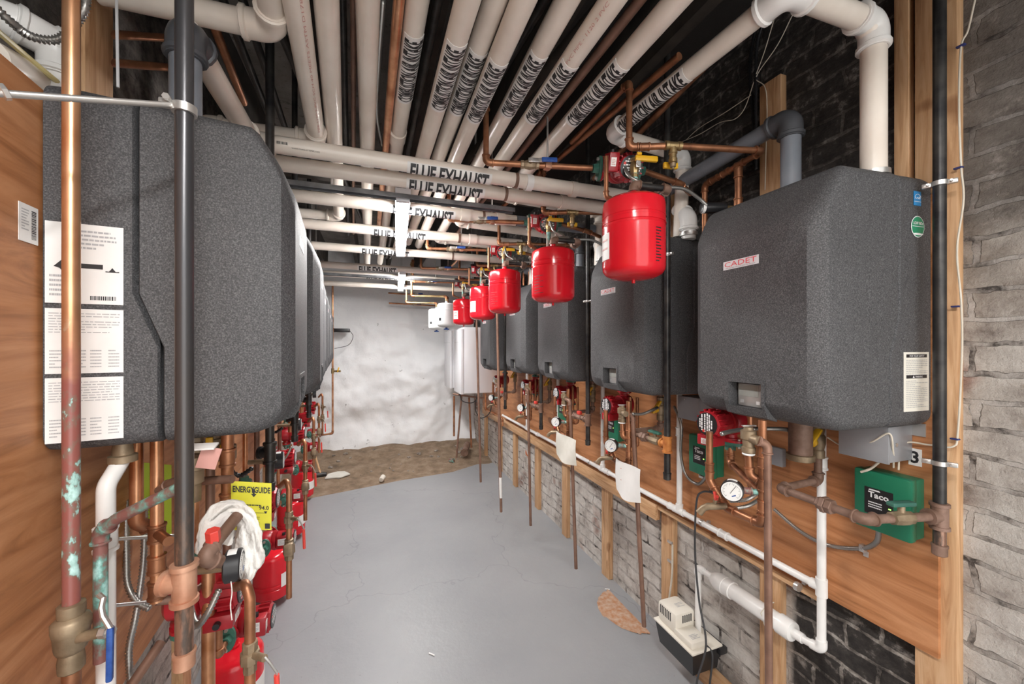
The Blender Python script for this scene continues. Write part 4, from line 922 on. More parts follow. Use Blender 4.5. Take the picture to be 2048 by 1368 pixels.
# ================================================================ RIGHT, UPPER KIT (above boiler 1, then repeated)
ZP = 2.30
def U(px, py, z=ZP): return at(px, py, z=z)
def upper_kit():
    K = []
    a0 = U(972, 325); aT = V((a0.x, a0.y, 2.53)); a1 = U(1060, 335); fl = V((.83, 1.345, ZP)); a0.z = a1.z = ZP
    dv = (fl-a0).normalized()
    K.append((pipe('copper_pipe', 'L', [aT+V((0,.25,0)), aT, a0, fl-dv*.012], .0111, 'copper', 'copper', group='copper drops to upper pumps', L_=.03, R=.026), 'copper drop and branch feeding the {n} upper red pump on the right'))
    K.append((ball_valve('L', a0+dv*.17, dv, (0,-1,.15), .0111, 'bronze', 'blue', group='blue lever valves above the tanks'), 'blue lever ball valve left of the {n} upper red pump'))
    pc = fl+dv*.098
    yaw = math.atan2(dv.y, dv.x)
    K.append((pump('L', pc, (math.radians(20),0,yaw), 'upper red circulator pumps'), 'red circulator pump with black face above the {n} red tank'))
    hp = a0+dv*.24; t = thing('pipe_hanger', 'L', 'hanger', hp, group='pipe hangers by the valves')
    MB().cyl(hp+V((0,0,.016)), V((hp.x, hp.y, 2.98)), .0042, seg=8).build('threaded_rod', 'steel', t)
    MB().obox(hp+V((0,0,.006)), (1,0,0), (0,1,0), (0,0,1), (.026,.030,.040), .003).build('clip', 'pink_brass', t)
    K.append((t, 'hanger rod with ruddy clip at the valve by the {n} upper pump'))
    # outlet side of the pump to the boiler
    b = pc+dv*.105; e = V((1.34, b.y+.03, ZP-.0))
    K.append((pipe('copper_pipe', 'L', [b, V((1.20, b.y-.01, ZP-.03)), V((1.325, b.y+.06, ZP-.03))], .0111, 'copper', 'copper', group='copper outlets of upper pumps', L_=.03, R=.026), 'copper pipe from the {n} upper red pump down to its boiler'))
    # run B: ceiling drop and pipe across towards the wall, in front of the rightmost cream pipe
    c1 = V((.856, 1.161, 2.53)); c2 = V((.856, 1.161, ZP)); c3 = V((.994, 1.10, ZP)); c4 = V((1.325, 1.02, ZP)); c5 = V((1.345, 1.30, ZP-.012)); c6 = V((1.345, 1.30, 2.06))
    K.append((pipe('copper_pipe', 'L', [c1+V((-.02,1.0,0)) if 0 else at(1143, 285, z=2.53), c1, c2, c3, c4, c5, c6], .0111, 'copper', 'copper', group='copper returns above the boilers', L_=.032, R=.028, skip=(3,), coup=((2,.35),(4,.35),(4,.6),(4,.8))), 'bent copper pipe crossing above the {n} red tank to the wall'))
    p = c4.lerp(c5, .38); K.append((pipe('copper_pipe', 'L', [p, p-V((0,0,.24))], .0125, 'copper', 'copper', group='copper stubs into the boilers', coup=((0,.12),(0,.62))), 'short upright copper stub behind the {n} grey boiler top'))
    # vent tee on the crossing pipe
    t = thing('air_vent', 'L', 'air vent', c3, group='bronze air vents'); d = (c4-c3).normalized()
    m = MB().lathe(c3-d*.030, d, [(0,.012), (.001,.0155), (.012,.0155), (.014,.0135), (.046,.0135), (.048,.0155), (.06,.0155), (.061,.012)], 18); m.lathe(c3, (0,0,-1), [(0,.012), (.018,.012), (.020,.015), (.028,.015), (.030,.012), (.044,.012), (.046,.0145), (.060,.0145), (.062,.010)], 18); m.build('valve_body', 'brass', t)
    MB().lathe(c3-V((0,0,.062)), (0,0,-1), [(0,.0105), (.012,.010), (.014,.004), (.02,.004)], 16).build('cap', 'bronze', t)
    K.append((t, 'brass air vent hanging from the copper pipe above the {n} red tank'))
    # purge valves with yellow handles under it
    t = ball_valve('L', (.90, 1.19, ZP-.055), (0,0,1), (-.2,-1,0), .010, 'brass', 'yellow', group='yellow handled purge valves', hlen=.03, sub='yellow lever'); K.append((t, 'brass purge valve with yellow handle behind the {n} red tank top'))
    MB().obox((.925, 1.155, ZP-.032), (1,-.2,0), (.2,1,0), (0,0,1), (.085,.014,.020), .004).build('handle', 'yellow', t); MB().obox((1.01, 1.13, ZP-.055), (1,-.2,0), (.2,1,0), (0,0,1), (.055,.014,.022), .004).build('handle', 'yellow', t)
    MB().cyl((.90, 1.19, ZP-.05), (.90, 1.19, ZP-.17), .0125).build('purge_body', 'patina', t)
    # tank connection: elbow, black nipple, elbow
    tx, ty = .838, 1.113
    K.append((pipe('tank_connection', 'L', [V((tx, ty, 2.105)), V((tx, ty, 2.146)), V((tx+.13, ty-.02, 2.142)), V((tx+.15, ty+.06, 2.142)), V((tx+.15, ty+.15, 2.20))], .0107, 'iron', 'rust_iron', group='black nipples on top of the tanks', L_=.024, R=.020, k=1.45, cat='pipe'), 'black iron nipple and rusty elbows on top of the {n} red tank'))
    o = flex('flex_conduit', 'L', [pc+V((-.05,-.10,-.03)), pc+V((-.045,-.13,-.085)), pc+V((-.01,-.16,-.12)), V((tx+.02, ty+.02, 2.16)), V((tx+.10, ty+.03, 2.175))], .0072, 'thin steel conduits by the upper pumps')
    K.append((o, 'ribbed steel conduit looping from the {n} upper red pump to its tank'))
    o = flex('flex_conduit', 'L', [V((tx+.14, ty+.02, 2.165)), V((1.06, 1.12, 2.165)), V((1.13, 1.12, 2.14)), V((1.165, 1.115, 2.115))], .0072, 'steel conduits to the aquastats'); K.append((o, 'ribbed steel conduit running right from the {n} red tank to a black cylinder'))
    t = thing('pressure_control', 'L', 'control', (1.19, 1.11, 2.11), group='black cylinder controls')
    MB().lathe((1.155, 1.135, 2.112), V((1,-.35,0)), [(0,.012), (.002,.018), (.012,.0195), (.085,.0195), (.092,.017), (.094,.012)], 22).build('cylinder', 'black', t); MB().lathe((1.245, 1.105, 2.112), V((1,-.35,0)), [(0,.010), (.022,.010)], 8).build('nipple', 'brass', t)
    MB().lathe((1.158, 1.134, 2.112), V((1,-.35,0)), [(0,.0186), (.010,.0198)], 22).build('end_label', 'paper', t)
    K.append((t, 'black cylindrical control on the end of a conduit by the {n} grey boiler top'))
    # thin copper branch hanging in front of the flue pipes
    K.append((pipe('copper_pipe', 'L', [V((.80, 1.22, 2.285)), V((.80, 1.22, 2.14)), V((.87, 1.24, 2.12))], .0080, 'copper', 'copper', group='thin copper tubes beside the tanks', L_=.02, R=.016), 'thin copper tube hanging left of the {n} red tank top'))
    return K
UK = upper_kit()
UOFF = [(0,0,0), (-.01,.715,-.005), (-.04,1.385,-.01), (.0,2.13,-.01), (.0,2.86,-.02)]
allK = []
for i, off in enumerate(UOFF):
    for o, lab in UK:
        if i == 0: continue
        if i >= 4 and o.name.startswith('air_vent'): continue
        if o.name.startswith(('tank_conn', 'pressure_c', 'flex')): off2 = V((TK[i][0]-TK[0][0], TK[i][1]-TK[0][1], TK[i][3]-TK[0][3]))
        else: off2 = off
        dup(o, off=off2, label=lab.format(n=nth[i]))
for o, lab in UK: o['label'] = lab.format(n=nth[0])
# tanks for units 2.. sit where the photo shows them; two lean kits for the white pair
for i, (x, y) in enumerate(((.76, 4.25), (.76, 4.95))):
    pipe('copper_pipe', 'yellowish copper pipe above the %s pale grey tank' % ('nearer', 'farther')[i], [V((.40, y+.1, 2.5)), V((.40, y+.1, 2.13-.0)), V((x, y, 2.13)), V((x, y, 2.05))], .0111, 'brass', 'copper', L_=.03, R=.026)
for k, (x, y, z) in enumerate(((.30, 5.5, 2.30), (.32, 5.85, 2.20))):
    pipe('copper_pipe', 'copper pipe with blue valve near the far wall, %s one' % ('higher', 'lower')[k], [V((x-.1, y, z)), V((1.0, y, z-.02)), V((1.02, y, 2.05))], .0111, 'copper', L_=.03, R=.026)
    ball_valve('small blue lever valve on the %s copper pipe near the far wall' % ('higher', 'lower')[k], (x+.25, y, z), (1,0,0), (0,-1,.1), .0111, 'bronze', 'blue', group='blue lever valves near the far wall')

# ================================================================ RIGHT, LOWER KIT (under boiler 1)
def Q(px, py, X=1.10): return at(px, py, X=X)
def lower_kit():
    K = []; rc = .0111
    g = 'copper piping under the right boilers'
    colx = Q(1525, 1000); colx.x = 1.10; A = Q(1419, 905); cy = colx.y; ay = A.y
    zb = 1.062
    # loop: down from the pump, along the wall at zb, up the column into the boiler
    K.append((pipe('copper_pipe', 'L', [V((1.10, ay, 1.30)), V((1.10, ay, zb+.07)), V((1.10, ay-.07, zb)), V((1.10, cy, zb)), V((1.10, cy, 1.375))], rc, 'copper', 'copper', group=g, L_=.032, R=.028, skip=(), coup=((0,.75),(3,.18),(3,.38),(3,.60))), 'U-shaped copper loop hanging under the {n} right boiler'))
    # pump with vertical pipe axis, motor facing the aisle
    py_ = Q(1466, 860, 1.13).y
    py_ = 1.08
    t = pump('L', (1.250, py_+.01, 1.318), (0, 0, 0), 'lower red circulator pumps')
    m = Matrix(((0, .995, -.1), (0, .1, .995), (1, 0, 0))).to_3x3()
    t.rotation_euler = m.to_euler(); K.append((t, 'red circulator pump tucked under the {n} right boiler'))
    f0 = V((1.25, py_+.01, 1.235))
    K.append((pipe('copper_pipe', 'L', [f0, V((1.24, py_, 1.165)), V((1.11, cy+.012, 1.150))], rc, 'copper', 'copper', group='curved copper outlets of the lower pumps', L_=.030, R=.03, coup=((0,.3),)), 'curved copper pipe below the green flange under the {n} right boiler'))
    # relief valve and discharge
    rv = Q(1497, 880, 1.09); t = thing('relief_valve', 'L', 'valve', rv, group='bronze relief valves')
    MB().lathe((rv.x, rv.y, 1.268), (0,0,1), [(0,.015), (.002,.019), (.018,.019), (.020,.016), (.040,.017), (.044,.022), (.068,.022), (.072,.014), (.080,.013)], 20).cyl((rv.x, rv.y, 1.315), (rv.x-.01, rv.y-.045, 1.315), .014, seg=14).build('valve_body', 'bronze', t)
    MB().beam((rv.x-.02, rv.y+.005, 1.352), (rv.x+.02, rv.y-.008, 1.352), .008, (0,0,1), .003).build('lift_lever', 'steel', t); MB().lathe((rv.x, rv.y, 1.262), (0,0,1), [(0,.0165), (.003,.0185), (.006,.0165)], 18).build('tape_ring', 'white_pvc', t)
    K.append((t, 'bronze relief valve beside the red pump under the {n} right boiler'))
    K.append((pipe('copper_pipe', 'L', [V((rv.x, rv.y, 1.268)), V((rv.x, rv.y-.005, 1.20)), V((1.10, cy+.012, 1.19))], rc, 'copper', 'copper', group='copper elbows under the relief valves', L_=.026, R=.026), 'short copper bend below the relief valve under the {n} right boiler'))
    # gauge on its stub
    K.append((pipe('gauge_stub', 'L', [V((1.10, cy+.01, 1.155)), V((1.055, cy+.055, 1.155))], .0085, 'patina', 'patina', group='verdigris gauge stubs', coup=((0,.5),)), 'verdigris brass stub holding the gauge under the {n} right boiler'))
    K.append((gauge('L', (1.052, cy+.060, 1.155), math.atan2(-.55,-.83)+PI/2, 'pressure gauges on the right'), 'black-rimmed pressure gauge under the {n} right boiler'))
    K.append((boiler_drain('L', V((1.075, ay-.055, zb+.004)), (-.55,.55,-.15), (.6,.8,0), 'drain valves with red handles'), 'drain valve with red wing handle under the {n} right boiler'))
    # thin copper tubes behind
    for k, (px, w_) in enumerate(((1534, .0),)):
        q = Q(px, 860, 1.2+w_); K.append((pipe('copper_pipe', 'L', [V((1.22+.05*k, q.y+.03-.06*k, 1.375)), V((1.22+.05*k, q.y+.03-.06*k, 1.13-.02*k)), V((1.20, q.y+.06, 1.12-.02*k)), V((1.20, q.y+.06, 1.375))][:2 if k else 4], .008, 'bright_copper' if k else 'copper', 'copper', group='thin copper tubes behind the columns', L_=.018, R=.016), ('thin copper hairpin tube' if not k else 'thin bright copper tube')+' behind the copper column under the {n} right boiler'))
    return K
LK = lower_kit()
LOFF = [(0,0,0), (.06,.73,-.045), (.10,1.42,-.06), (.12,2.12,-.075), (.12,2.97,-.10)]
for i, off in enumerate(LOFF):
    if i == 0: continue
    for o, lab in LK:
        dup(o, off=off, label=lab.format(n=nth[i]))
for o, lab in LK: o['label'] = lab.format(n=nth[0])
# relief discharge pipes (long thin copper), individually placed
yc = at(1525, 1000, X=1.10).y; rv = at(1497, 880, X=1.09)
DIS = [([V((rv.x-.012, rv.y-.045, 1.315)), V((1.10, .832, 1.305)), V((1.103, .826, .10))], 'tall thin copper discharge pipe hanging under the nearest right boiler'),
       ([V((1.16, 1.62, 1.27)), V((1.17, 1.56, 1.265)), V((1.20, 1.515, .28))], 'thin copper discharge pipe under the second right boiler, leaning slightly'),
       ([V((1.18, 2.27, 1.25)), V((1.18, 2.205, 1.245)), V((1.20, 2.165, .20))], 'thin copper discharge pipe under the third right boiler'),
       ([V((1.18, 2.97, 1.24)), V((1.18, 2.92, 1.235)), V((1.20, 2.91, .145))], 'thin copper discharge pipe under the fourth right boiler'),
       ([V((1.09, 3.50, 1.24)), V((1.09, 3.42, 1.235)), V((1.10, 3.40, .20))], 'thin copper discharge pipe under the fifth right boiler'),
       ([V((.93, 2.95, 1.87)), V((.95, 2.91, .29))], 'long copper pipe hanging before the fourth right boiler with a white sticker near its end'),
       ([V((.93, 3.60, 1.84)), V((.955, 3.54, .315))], 'long copper pipe hanging before the white boilers')]
for k, (pts, lab) in enumerate(DIS):
    t = pipe('discharge_pipe', lab, pts, .0105, 'brown_pipe', 'brown_pipe', group='copper discharge pipes on the right', L_=.028, R=.02, cat='pipe')
    if k == 5: MB().cyl(V((.9465, 2.917, .56)), V((.9485, 2.912, .40)), .0112).build('sticker', 'paper', t, label='white sticker')
# gas drops
def iron_tee(p, r, mat, up, br, t, L_=.036):
    """tee body: run along up, branch along br"""
    p = V(p); u = V(up).normalized(); b = V(br).normalized(); m = MB()
    m.lathe(p-u*L_, u, [(0, r*1.1), (.001, r*1.55), (r*.7, r*1.55), (r*.75, r*1.32), (2*L_-r*.75, r*1.32), (2*L_-r*.7, r*1.55), (2*L_-.001, r*1.55), (2*L_, r*1.1)], 20)
    if br: m.lathe(p, b, [(0, r*1.2), (L_-r*.7, r*1.3), (L_-r*.65, r*1.55), (L_-.001, r*1.55), (L_, r*1.1)], 20)
    return m.build('tee', mat, t)
GAS = [(1.44, .602, 1.139, 'nearest', 'rust_iron', 1.028, True), (1.185, 1.345, 1.175, 'second', 'orange_rust', 1.02, False), (1.205, 2.03, 1.155, 'third', 'rust_iron', 1.0, False), (1.212, 2.73, 1.12, 'fourth', 'rust_iron', .95, False), (1.20, 3.55, 1.11, 'fifth', 'rust_iron', .98, False)]
for i, (x, y, zt, n_, m_, zb, b_) in enumerate(GAS):
    r = .0134; t = thing('gas_pipe', 'black iron gas drop %s' % ('beside the nearest right boiler, in front of the pine stud' if i == 0 else 'before the %s right boiler' % n_), 'pipe', (x, y, zb), group='black gas drops on the right')
    MB().cyl((x, y, 2.97), (x, y, zt), r, seg=20).build('riser', 'iron', t)
    br = V((-1,.25,0)) if i == 0 else V((0,1,0)); iron_tee((x, y, zt), r, m_, (0,0,1), br, t)
    MB().cyl((x, y, zt), (x, y, zb+.01), r, seg=20).build('nipple', 'worn_iron' if i == 0 else 'iron', t)
    cap_mb((x, y, zb+.018), (0,0,-1), r).build('end_cap', 'rust_iron' if i == 0 else 'iron', t)
    if i == 0: pts = [V((x-.03, y+.006, zt)), V((1.225, .655, zt)), V((1.235, .89, zt)), V((1.43, .90, zt)), V((1.43, .90, 1.38))]
    else: pts = [V((x, y+.03, zt)), V((x, y+.27, zt)), V((x+.2, y+.275, zt)), V((x+.2, y+.275, 1.38))]
    t2 = pipe('gas_branch', 'rusty iron gas branch with union under the %s right boiler' % n_, pts, .0115, 'rust_iron', 'rust_iron', group='rusty gas branches on the right', k=1.38, L_=.028, R=.02)
    d = (pts[1]-pts[0]) if i else (pts[2]-pts[1]); s0 = pts[0] if i else pts[1]; L0 = d.length; d.normalize(); c = s0+d*(L0*(.42 if i == 0 else .5))
    MB().hexa(c-d*.021, c-d*.004, .021).hexa(c-d*.004, c+d*.010, .024).hexa(c+d*.010, c+d*.022, .018).build('union', 'rust_iron', t2)
    if i == 0:
        c = pts[1].lerp(pts[0], .55); dd = (pts[0]-pts[1]).normalized()
        v = thing('gas_cock', 'bronze gas cock with green handle by the black gas pipe at right', 'valve', c); MB().lathe(c-dd*.03, dd, [(0,.013), (.002,.017), (.012,.017), (.02,.019), (.04,.019), (.048,.017), (.058,.017), (.06,.013)], 8).cyl(c, c+V((0,0,.032)), .008).build('valve_body', 'bronze', v)
        MB().obox(c+V((0,0,.038)), dd, dd.cross(V((0,0,1))), (0,0,1), (.07,.022,.012), .004).build('handle', 'flange', v, label='green handle')
    elif i == 1:
        c = pts[0].lerp(pts[1], .2); v = thing('gas_cock', 'bronze gas cock with green handle by the second gas drop', 'valve', c); MB().lathe(c-V((0,.03,0)), (0,1,0), [(0,.013), (.002,.017), (.012,.017), (.02,.019), (.04,.019), (.048,.017), (.058,.017), (.06,.013)], 8).cyl(c, c+V((0,0,.03)), .008).build('valve_body', 'bronze', v)
        MB().obox(c+V((0,0,.036)), (0,1,0), (1,0,0), (0,0,1), (.07,.022,.012), .004).build('handle', 'flange', v, label='green handle')
    else:
        c = pts[0].lerp(pts[1], .3); v = thing('gas_cock', 'gas cock with small red knob by the %s gas drop' % n_, 'valve', c); MB().lathe(c-V((0,.03,0)), (0,1,0), [(0,.013), (.002,.017), (.06,.017), (.062,.013)], 8).build('valve_body', 'rust_iron', v)
        MB().obox(c+V((0,0,.026)), (0,1,0), (1,0,0), (0,0,1), (.035,.022,.022), .005).build('knob', 'red_pl', v)
    # yellow gas valve and dark riser under the boiler
    e = pts[-1]; v = thing('gas_valve', 'yellow handled gas valve at the bottom of the %s right boiler' % n_, 'valve', V((e.x, e.y, 1.25)), group='yellow handled gas valves')
    MB().lathe((e.x, e.y, 1.215), (0,0,1), [(0,.015), (.002,.019), (.025,.019), (.03,.016), (.05,.021), (.075,.021), (.082,.016), (.10,.019), (.118,.019), (.12,.015)], 12).build('valve_body', 'bronze', v)
    MB().obox((e.x-.030, e.y-.004, 1.285), (.5,-.2,.85), (0,1,0), (-.85,0,.5), (.075,.022,.012), .004).lathe((e.x-.018, e.y, 1.27), (-1,0,0), [(0,.012), (.012,.015), (.016,.010)], 12).build('handle', 'yellow', v)
def clamp(label, p, r, d, rodend):
    t = thing('pipe_clamp', label, 'clamp', p, group='pipe clamps'); p = V(p)
    MB().lathe(p-V((0,0,.006)), (0,0,1), [(0, r), (0, r+.004), (.012, r+.004), (.012, r)], 20).build('ring', 'steel', t)
    d = V(d).normalized(); s = d.cross(V((0,0,1)))
    for sg in (-1, 1): MB().obox(p+s*sg*(r+.010), s, d, (0,0,1), (.02,.012,.012), .002).build('ear', 'steel', t)
    for sg in (-1, 1): MB().cyl(p+s*sg*(r+.008)-d*.016, p+s*sg*(r+.008)+d*.012, .003, seg=8).build('screw', 'steel', t)
    MB().cyl(p+d*r, V(rodend), .0045, seg=10).build('rod', 'steel', t); return t
clamp('zinc clamp holding the black gas pipe at the top of the nearest right boiler', (1.44, .602, 2.035), .0134, (1,.4,0), (1.515, .64, 2.035))
clamp('zinc clamp holding the black gas pipe below the nearest right boiler', (1.44, .602, 1.282), .0134, (1,.4,0), (1.515, .64, 1.282))
clamp('zinc clamp on the second gas drop beside the red tank', (1.185, 1.345, 1.985), .0134, (1,.0,0), (1.24, 1.39, 1.985))
clamp('small clamp on the third gas drop', (1.205, 2.03, 1.86), .0134, (1,.4,0), (1.27, 2.09, 1.86))
# green relay boxes
for i, (y, z) in enumerate(((.724, 1.038), (1.405, .998), (2.115, .998))):
    relay_box(('green relay box with black plate on the plywood by number 3', 'green relay box on the plywood under the second right boiler', 'green relay box on the plywood under the third right boiler')[i], y-.07, y+.07, z, z+.18, 1.425, 'green relay boxes')
relay_box('green relay box on the plywood under the fourth right boiler', 2.75, 2.89, 1.0, 1.18, 1.43, 'green relay boxes')
# grey junction boxes
for i, (y, z) in enumerate(((.745, 1.262), (1.43, 1.255))):
    t = thing('junction_box', 'grey metal junction box below the %s right boiler' % nth[i], 'electrical box', (1.4995, y, z), group='grey junction boxes')
    MB().box((1.385, y-.06, z), (1.4995, y+.06, z+.103), .002).build('box', 'grey_box', t); MB().box((1.378, y-.063, z-.002), (1.386, y+.063, z+.104), .001).build('cover', 'grey_box', t)
    MB().cyl((1.377, y+.02, z+.09), (1.3785, y+.02, z+.09), .003).build('screw', 'steel', t); MB().cyl((1.42, y-.0605, z+.05), (1.42, y-.062, z+.05), .006).build('knockout', 'steel', t)
tag(MB().box((1.496, .655, 1.335), (1.4995, .70, 1.372)).build('mounting_bracket', 'steel'), 'zinc bracket peeping below the nearest right boiler', 'bracket')
# number placards
def placard(txt, y, z, w_, h, label):
    o = plate((1.4988, y+w_/2, z), (0,-1,0), (0,0,1), w_, h, .001).build('number_placard', 'paper'); tag(o, label, 'sign')
    flat_text(txt, (1.4978, y+w_*.30, z+h*.14), (0,-1,0), (0,0,1), w_*.6, h*.72, bold=.03).build('numeral', 'ink', o)
placard('3', .679, 1.246, .030, .050, 'white placard with black numeral 3 on the plywood')
placard('13', 1.90, 1.06, .055, .05, 'white placard with numerals 13 behind the second gauge')
o = tag(plate((1.4988, 1.485, .955), (0,-1,0), (0,0,1), .055, .028, .001).build('paper_label', 'paper'), 'small white printed strip under the second green relay box', 'label'); fine_print((1.4978, 1.48, .961), (0,-1,0), (0,0,1), .045, .016, 1, seed=14).build('print', 'ink', o)
# flex conduits on the right wall
flex('flex_conduit', 'ribbed conduit looping from the plywood up to the green box by number 3', [Q(1548, 1018, 1.46), Q(1600, 1062, 1.475), Q(1655, 1090, 1.485), Q(1720, 1097, 1.485), Q(1752, 1085, 1.47), Q(1758, 1058, 1.45)], .0078)
t = thing('conduit_strap', 'small strap holding the ribbed conduit below the green box', 'strap', Q(1728, 1100, 1.49)); MB().obox(Q(1726, 1096, 1.487), (0,1,0), (1,0,0), (0,0,1), (.014,.018,.022), .001).build('loop', 'steel', t); MB().obox(Q(1732, 1108, 1.4965), (0,1,0), (1,0,0), (0,0,1), (.014,.004,.018), .001).build('foot', 'steel', t)
flex('flex_conduit', 'ribbed conduit from the green flange to the wall under the nearest right boiler', [Q(1460, 1002, 1.20), Q(1490, 1000, 1.22), Q(1510, 990, 1.25), Q(1528, 975, 1.30)], .0075)
flex('flex_conduit', 'second ribbed conduit curving behind the nearest gauge', [Q(1470, 1017, 1.20), Q(1500, 1010, 1.24), Q(1525, 992, 1.30), Q(1540, 965, 1.36)], .0075)
flex('flex_conduit', 'ribbed conduit hanging in a loop beside the second green relay box', [Q(1348, 812, 1.44), Q(1362, 850, 1.44), Q(1362, 910, 1.45), Q(1372, 950, 1.47), Q(1395, 968, 1.48), Q(1410, 955, 1.47), Q(1411, 930, 1.45)], .0078)
flex('flex_conduit', 'ribbed conduit from the lower pump to the wall under the nearest boiler', [Q(1442, 868, 1.05), Q(1462, 863, 1.10), Q(1500, 858, 1.2), Q(1560, 858, 1.3), Q(1590, 862, 1.38)], .0078)
flex('flex_conduit', 'dark ribbed conduit under the second right boiler', [Q(1265, 828, 1.15), Q(1285, 828, 1.2), Q(1305, 820, 1.25), Q(1315, 815, 1.3)], .0078)
# dark trap cylinder with ring under boiler 1
t = thing('condensate_trap', 'dark brown cylindrical trap with bronze ring under the nearest right boiler', 'trap', (1.35, .905, 1.22)); MB().cyl((1.35, .905, 1.222), (1.35, .905, 1.375), .034, seg=24).build('cylinder', 'rust_iron', t); MB().lathe((1.35, .905, 1.214), (0,0,1), [(0,.036), (.002,.040), (.020,.040), (.022,.036)], 24).build('ring', 'bronze', t)
# white PVC condensate piping
rp = .0134
def pv(name, label, pts, **k): return pipe(name, label, pts, rp, 'white_pvc', 'white_pvc', L_=.032, R=.02, k=1.25, group='white condensate pipes', lip=False, **k)
t = pv('drain_pipe', 'white condensate pipe dropping beside the nearest gas valve to the low elbow', [V((1.455, .905, 1.375)), V((1.455, .905, .553)), V((1.455, .965, .545))], coup=((0,.22),))
MB().lathe((1.455, .905, .735), (0,0,1), [(0,rp), (.001,.0175), (.062,.0175), (.063,rp)], 18).lathe((1.455, .905, .765), (0,1,0), [(0,.016), (.034,.0175), (.035,rp)], 18).build('tee', 'white_pvc', t)
t = pv('drain_pipe', 'long white condensate main running along the foot of the plywood', [V((1.455, .92, .765)), V((1.455, 4.4, .765))], coup=((0,.11),(0,.2),(0,.37),(0,.52),(0,.7)))
for k, (y, z) in enumerate(((1.565, 1.375), (2.26, 1.37), (2.93, 1.36), (3.62, 1.35))):
    t = pv('drain_pipe', 'white condensate drop below the %s right boiler' % nth[k+1], [V((1.455, y, z)), V((1.455, y, .77))], coup=((0,.35),))
    MB().lathe((1.455, y-.03, .765), (0,1,0), [(0,rp), (.001,.0178), (.059,.0178), (.06,rp)], 18).lathe((1.455, y, .765), (0,0,1), [(0,.0178), (.035,.0178), (.036,rp)], 18).build('tee', 'white_pvc', t)
for k, (y, z) in enumerate(((.985, .735), (1.42, .765), (2.05, .765), (2.42, .765))):
    t = thing('pipe_strap', 'metal strap on the white condensate main, %s from the camera' % nth[k], 'strap', (1.455, y, z), group='straps on the condensate main')
    MB().lathe((1.455, y-.007, .765 if k else .722), (0,1,0), [(0,.0136), (0,.016), (.014,.016), (.014,.0136)], 18).build('ring', 'steel', t); MB().box((1.485, y-.006, z-.012), (1.4995, y+.006, z+.006)).build('foot', 'steel', t)
# neutraliser tube
t = thing('neutralizer_tube', 'fat white PVC neutralizer tube slung low on the right wall', 'tube', (1.455, 1.18, .54))
MB().lathe((1.455, .965, .545), (0,1,0), [(0,.0135), (.001,.0175), (.03,.0175), (.035,.018), (.036,.034), (.045,.037), (.085,.037), (.087,.0315), (.29,.0315), (.291,.0365), (.325,.0365), (.326,.038), (.36,.038), (.375,.033), (.39,.026), (.392,.0175), (.405,.0175), (.406,.0134), (.45,.0134)], 28).build('tube_body', 'white_pvc', t, sharp=30)
pv('drain_pipe', 'white pipe from the neutralizer tube down into the condensate pump', [V((1.455, 1.40, .545)), V((1.455, 1.445, .545)), V((1.455, 1.445, .24))])
tag(MB().sweep([V((1.49, 1.10, .585)), V((1.455, 1.10, .585)), V((1.42, 1.10, .56)), V((1.44, 1.10, .506))], .0022, 6).build('tie_wire', 'wire'), 'twisted wire tie round the fat white tube', 'wire')
# condensate pump on the wall
t = thing('condensate_pump', 'cream and black condensate pump low by the right wall', 'pump', (1.40, 1.46, .125))
bx = MB(); lo = [(1.345,1.365), (1.485,1.365), (1.485,1.578), (1.345,1.578)]; hi = [(1.328,1.350), (1.492,1.350), (1.492,1.592), (1.328,1.592)]
bx.add([(x, y, .125) for x, y in lo]+[(x, y, .232) for x, y in hi], [(3,2,1,0), (4,5,6,7), (0,1,5,4), (1,2,6,5), (2,3,7,6), (3,0,4,7)]); bx.build('reservoir', 'black', t)
lid = MB().box((1.322, 1.344, .230), (1.498, 1.598, .240), .004).build('lid', 'cream_plastic', t)
h_ = MB().box((1.335, 1.46, .239), (1.455, 1.585, .335), .016).build('motor_cover', 'cream_plastic', t)
for k in range(7): MB().box((1.3342, 1.492+.011*k, .285), (1.3362, 1.497+.011*k, .325)).build('vent_slot', 'ink', h_)
for k in range(5): MB().box((1.375+.012*k, 1.4592, .288), (1.381+.012*k, 1.4612, .322)).build('vent_slot', 'ink', h_)
MB().box((1.335, 1.362, .239), (1.435, 1.475, .270), .008).build('switch_cover', 'cream_plastic', t)
fine_print((1.385, 1.50, .3352), (1,0,0), (0,1,0), .045, .03, 4, seed=5).build('print_lines', 'grey_ink', t); fine_print((1.36, 1.38, .2702), (1,0,0), (0,1,0), .045, .03, 4, seed=6).build('print_lines', 'grey_ink', t)
for y in (1.345, 1.60): MB().box((1.47, y-.012, .205), (1.512, y+.012, .232), .001).build('mounting_ear', 'black', t)
MB().box((1.49, 1.40, .13), (1.546, 1.56, .20)).build('wall_bracket', 'black', t)
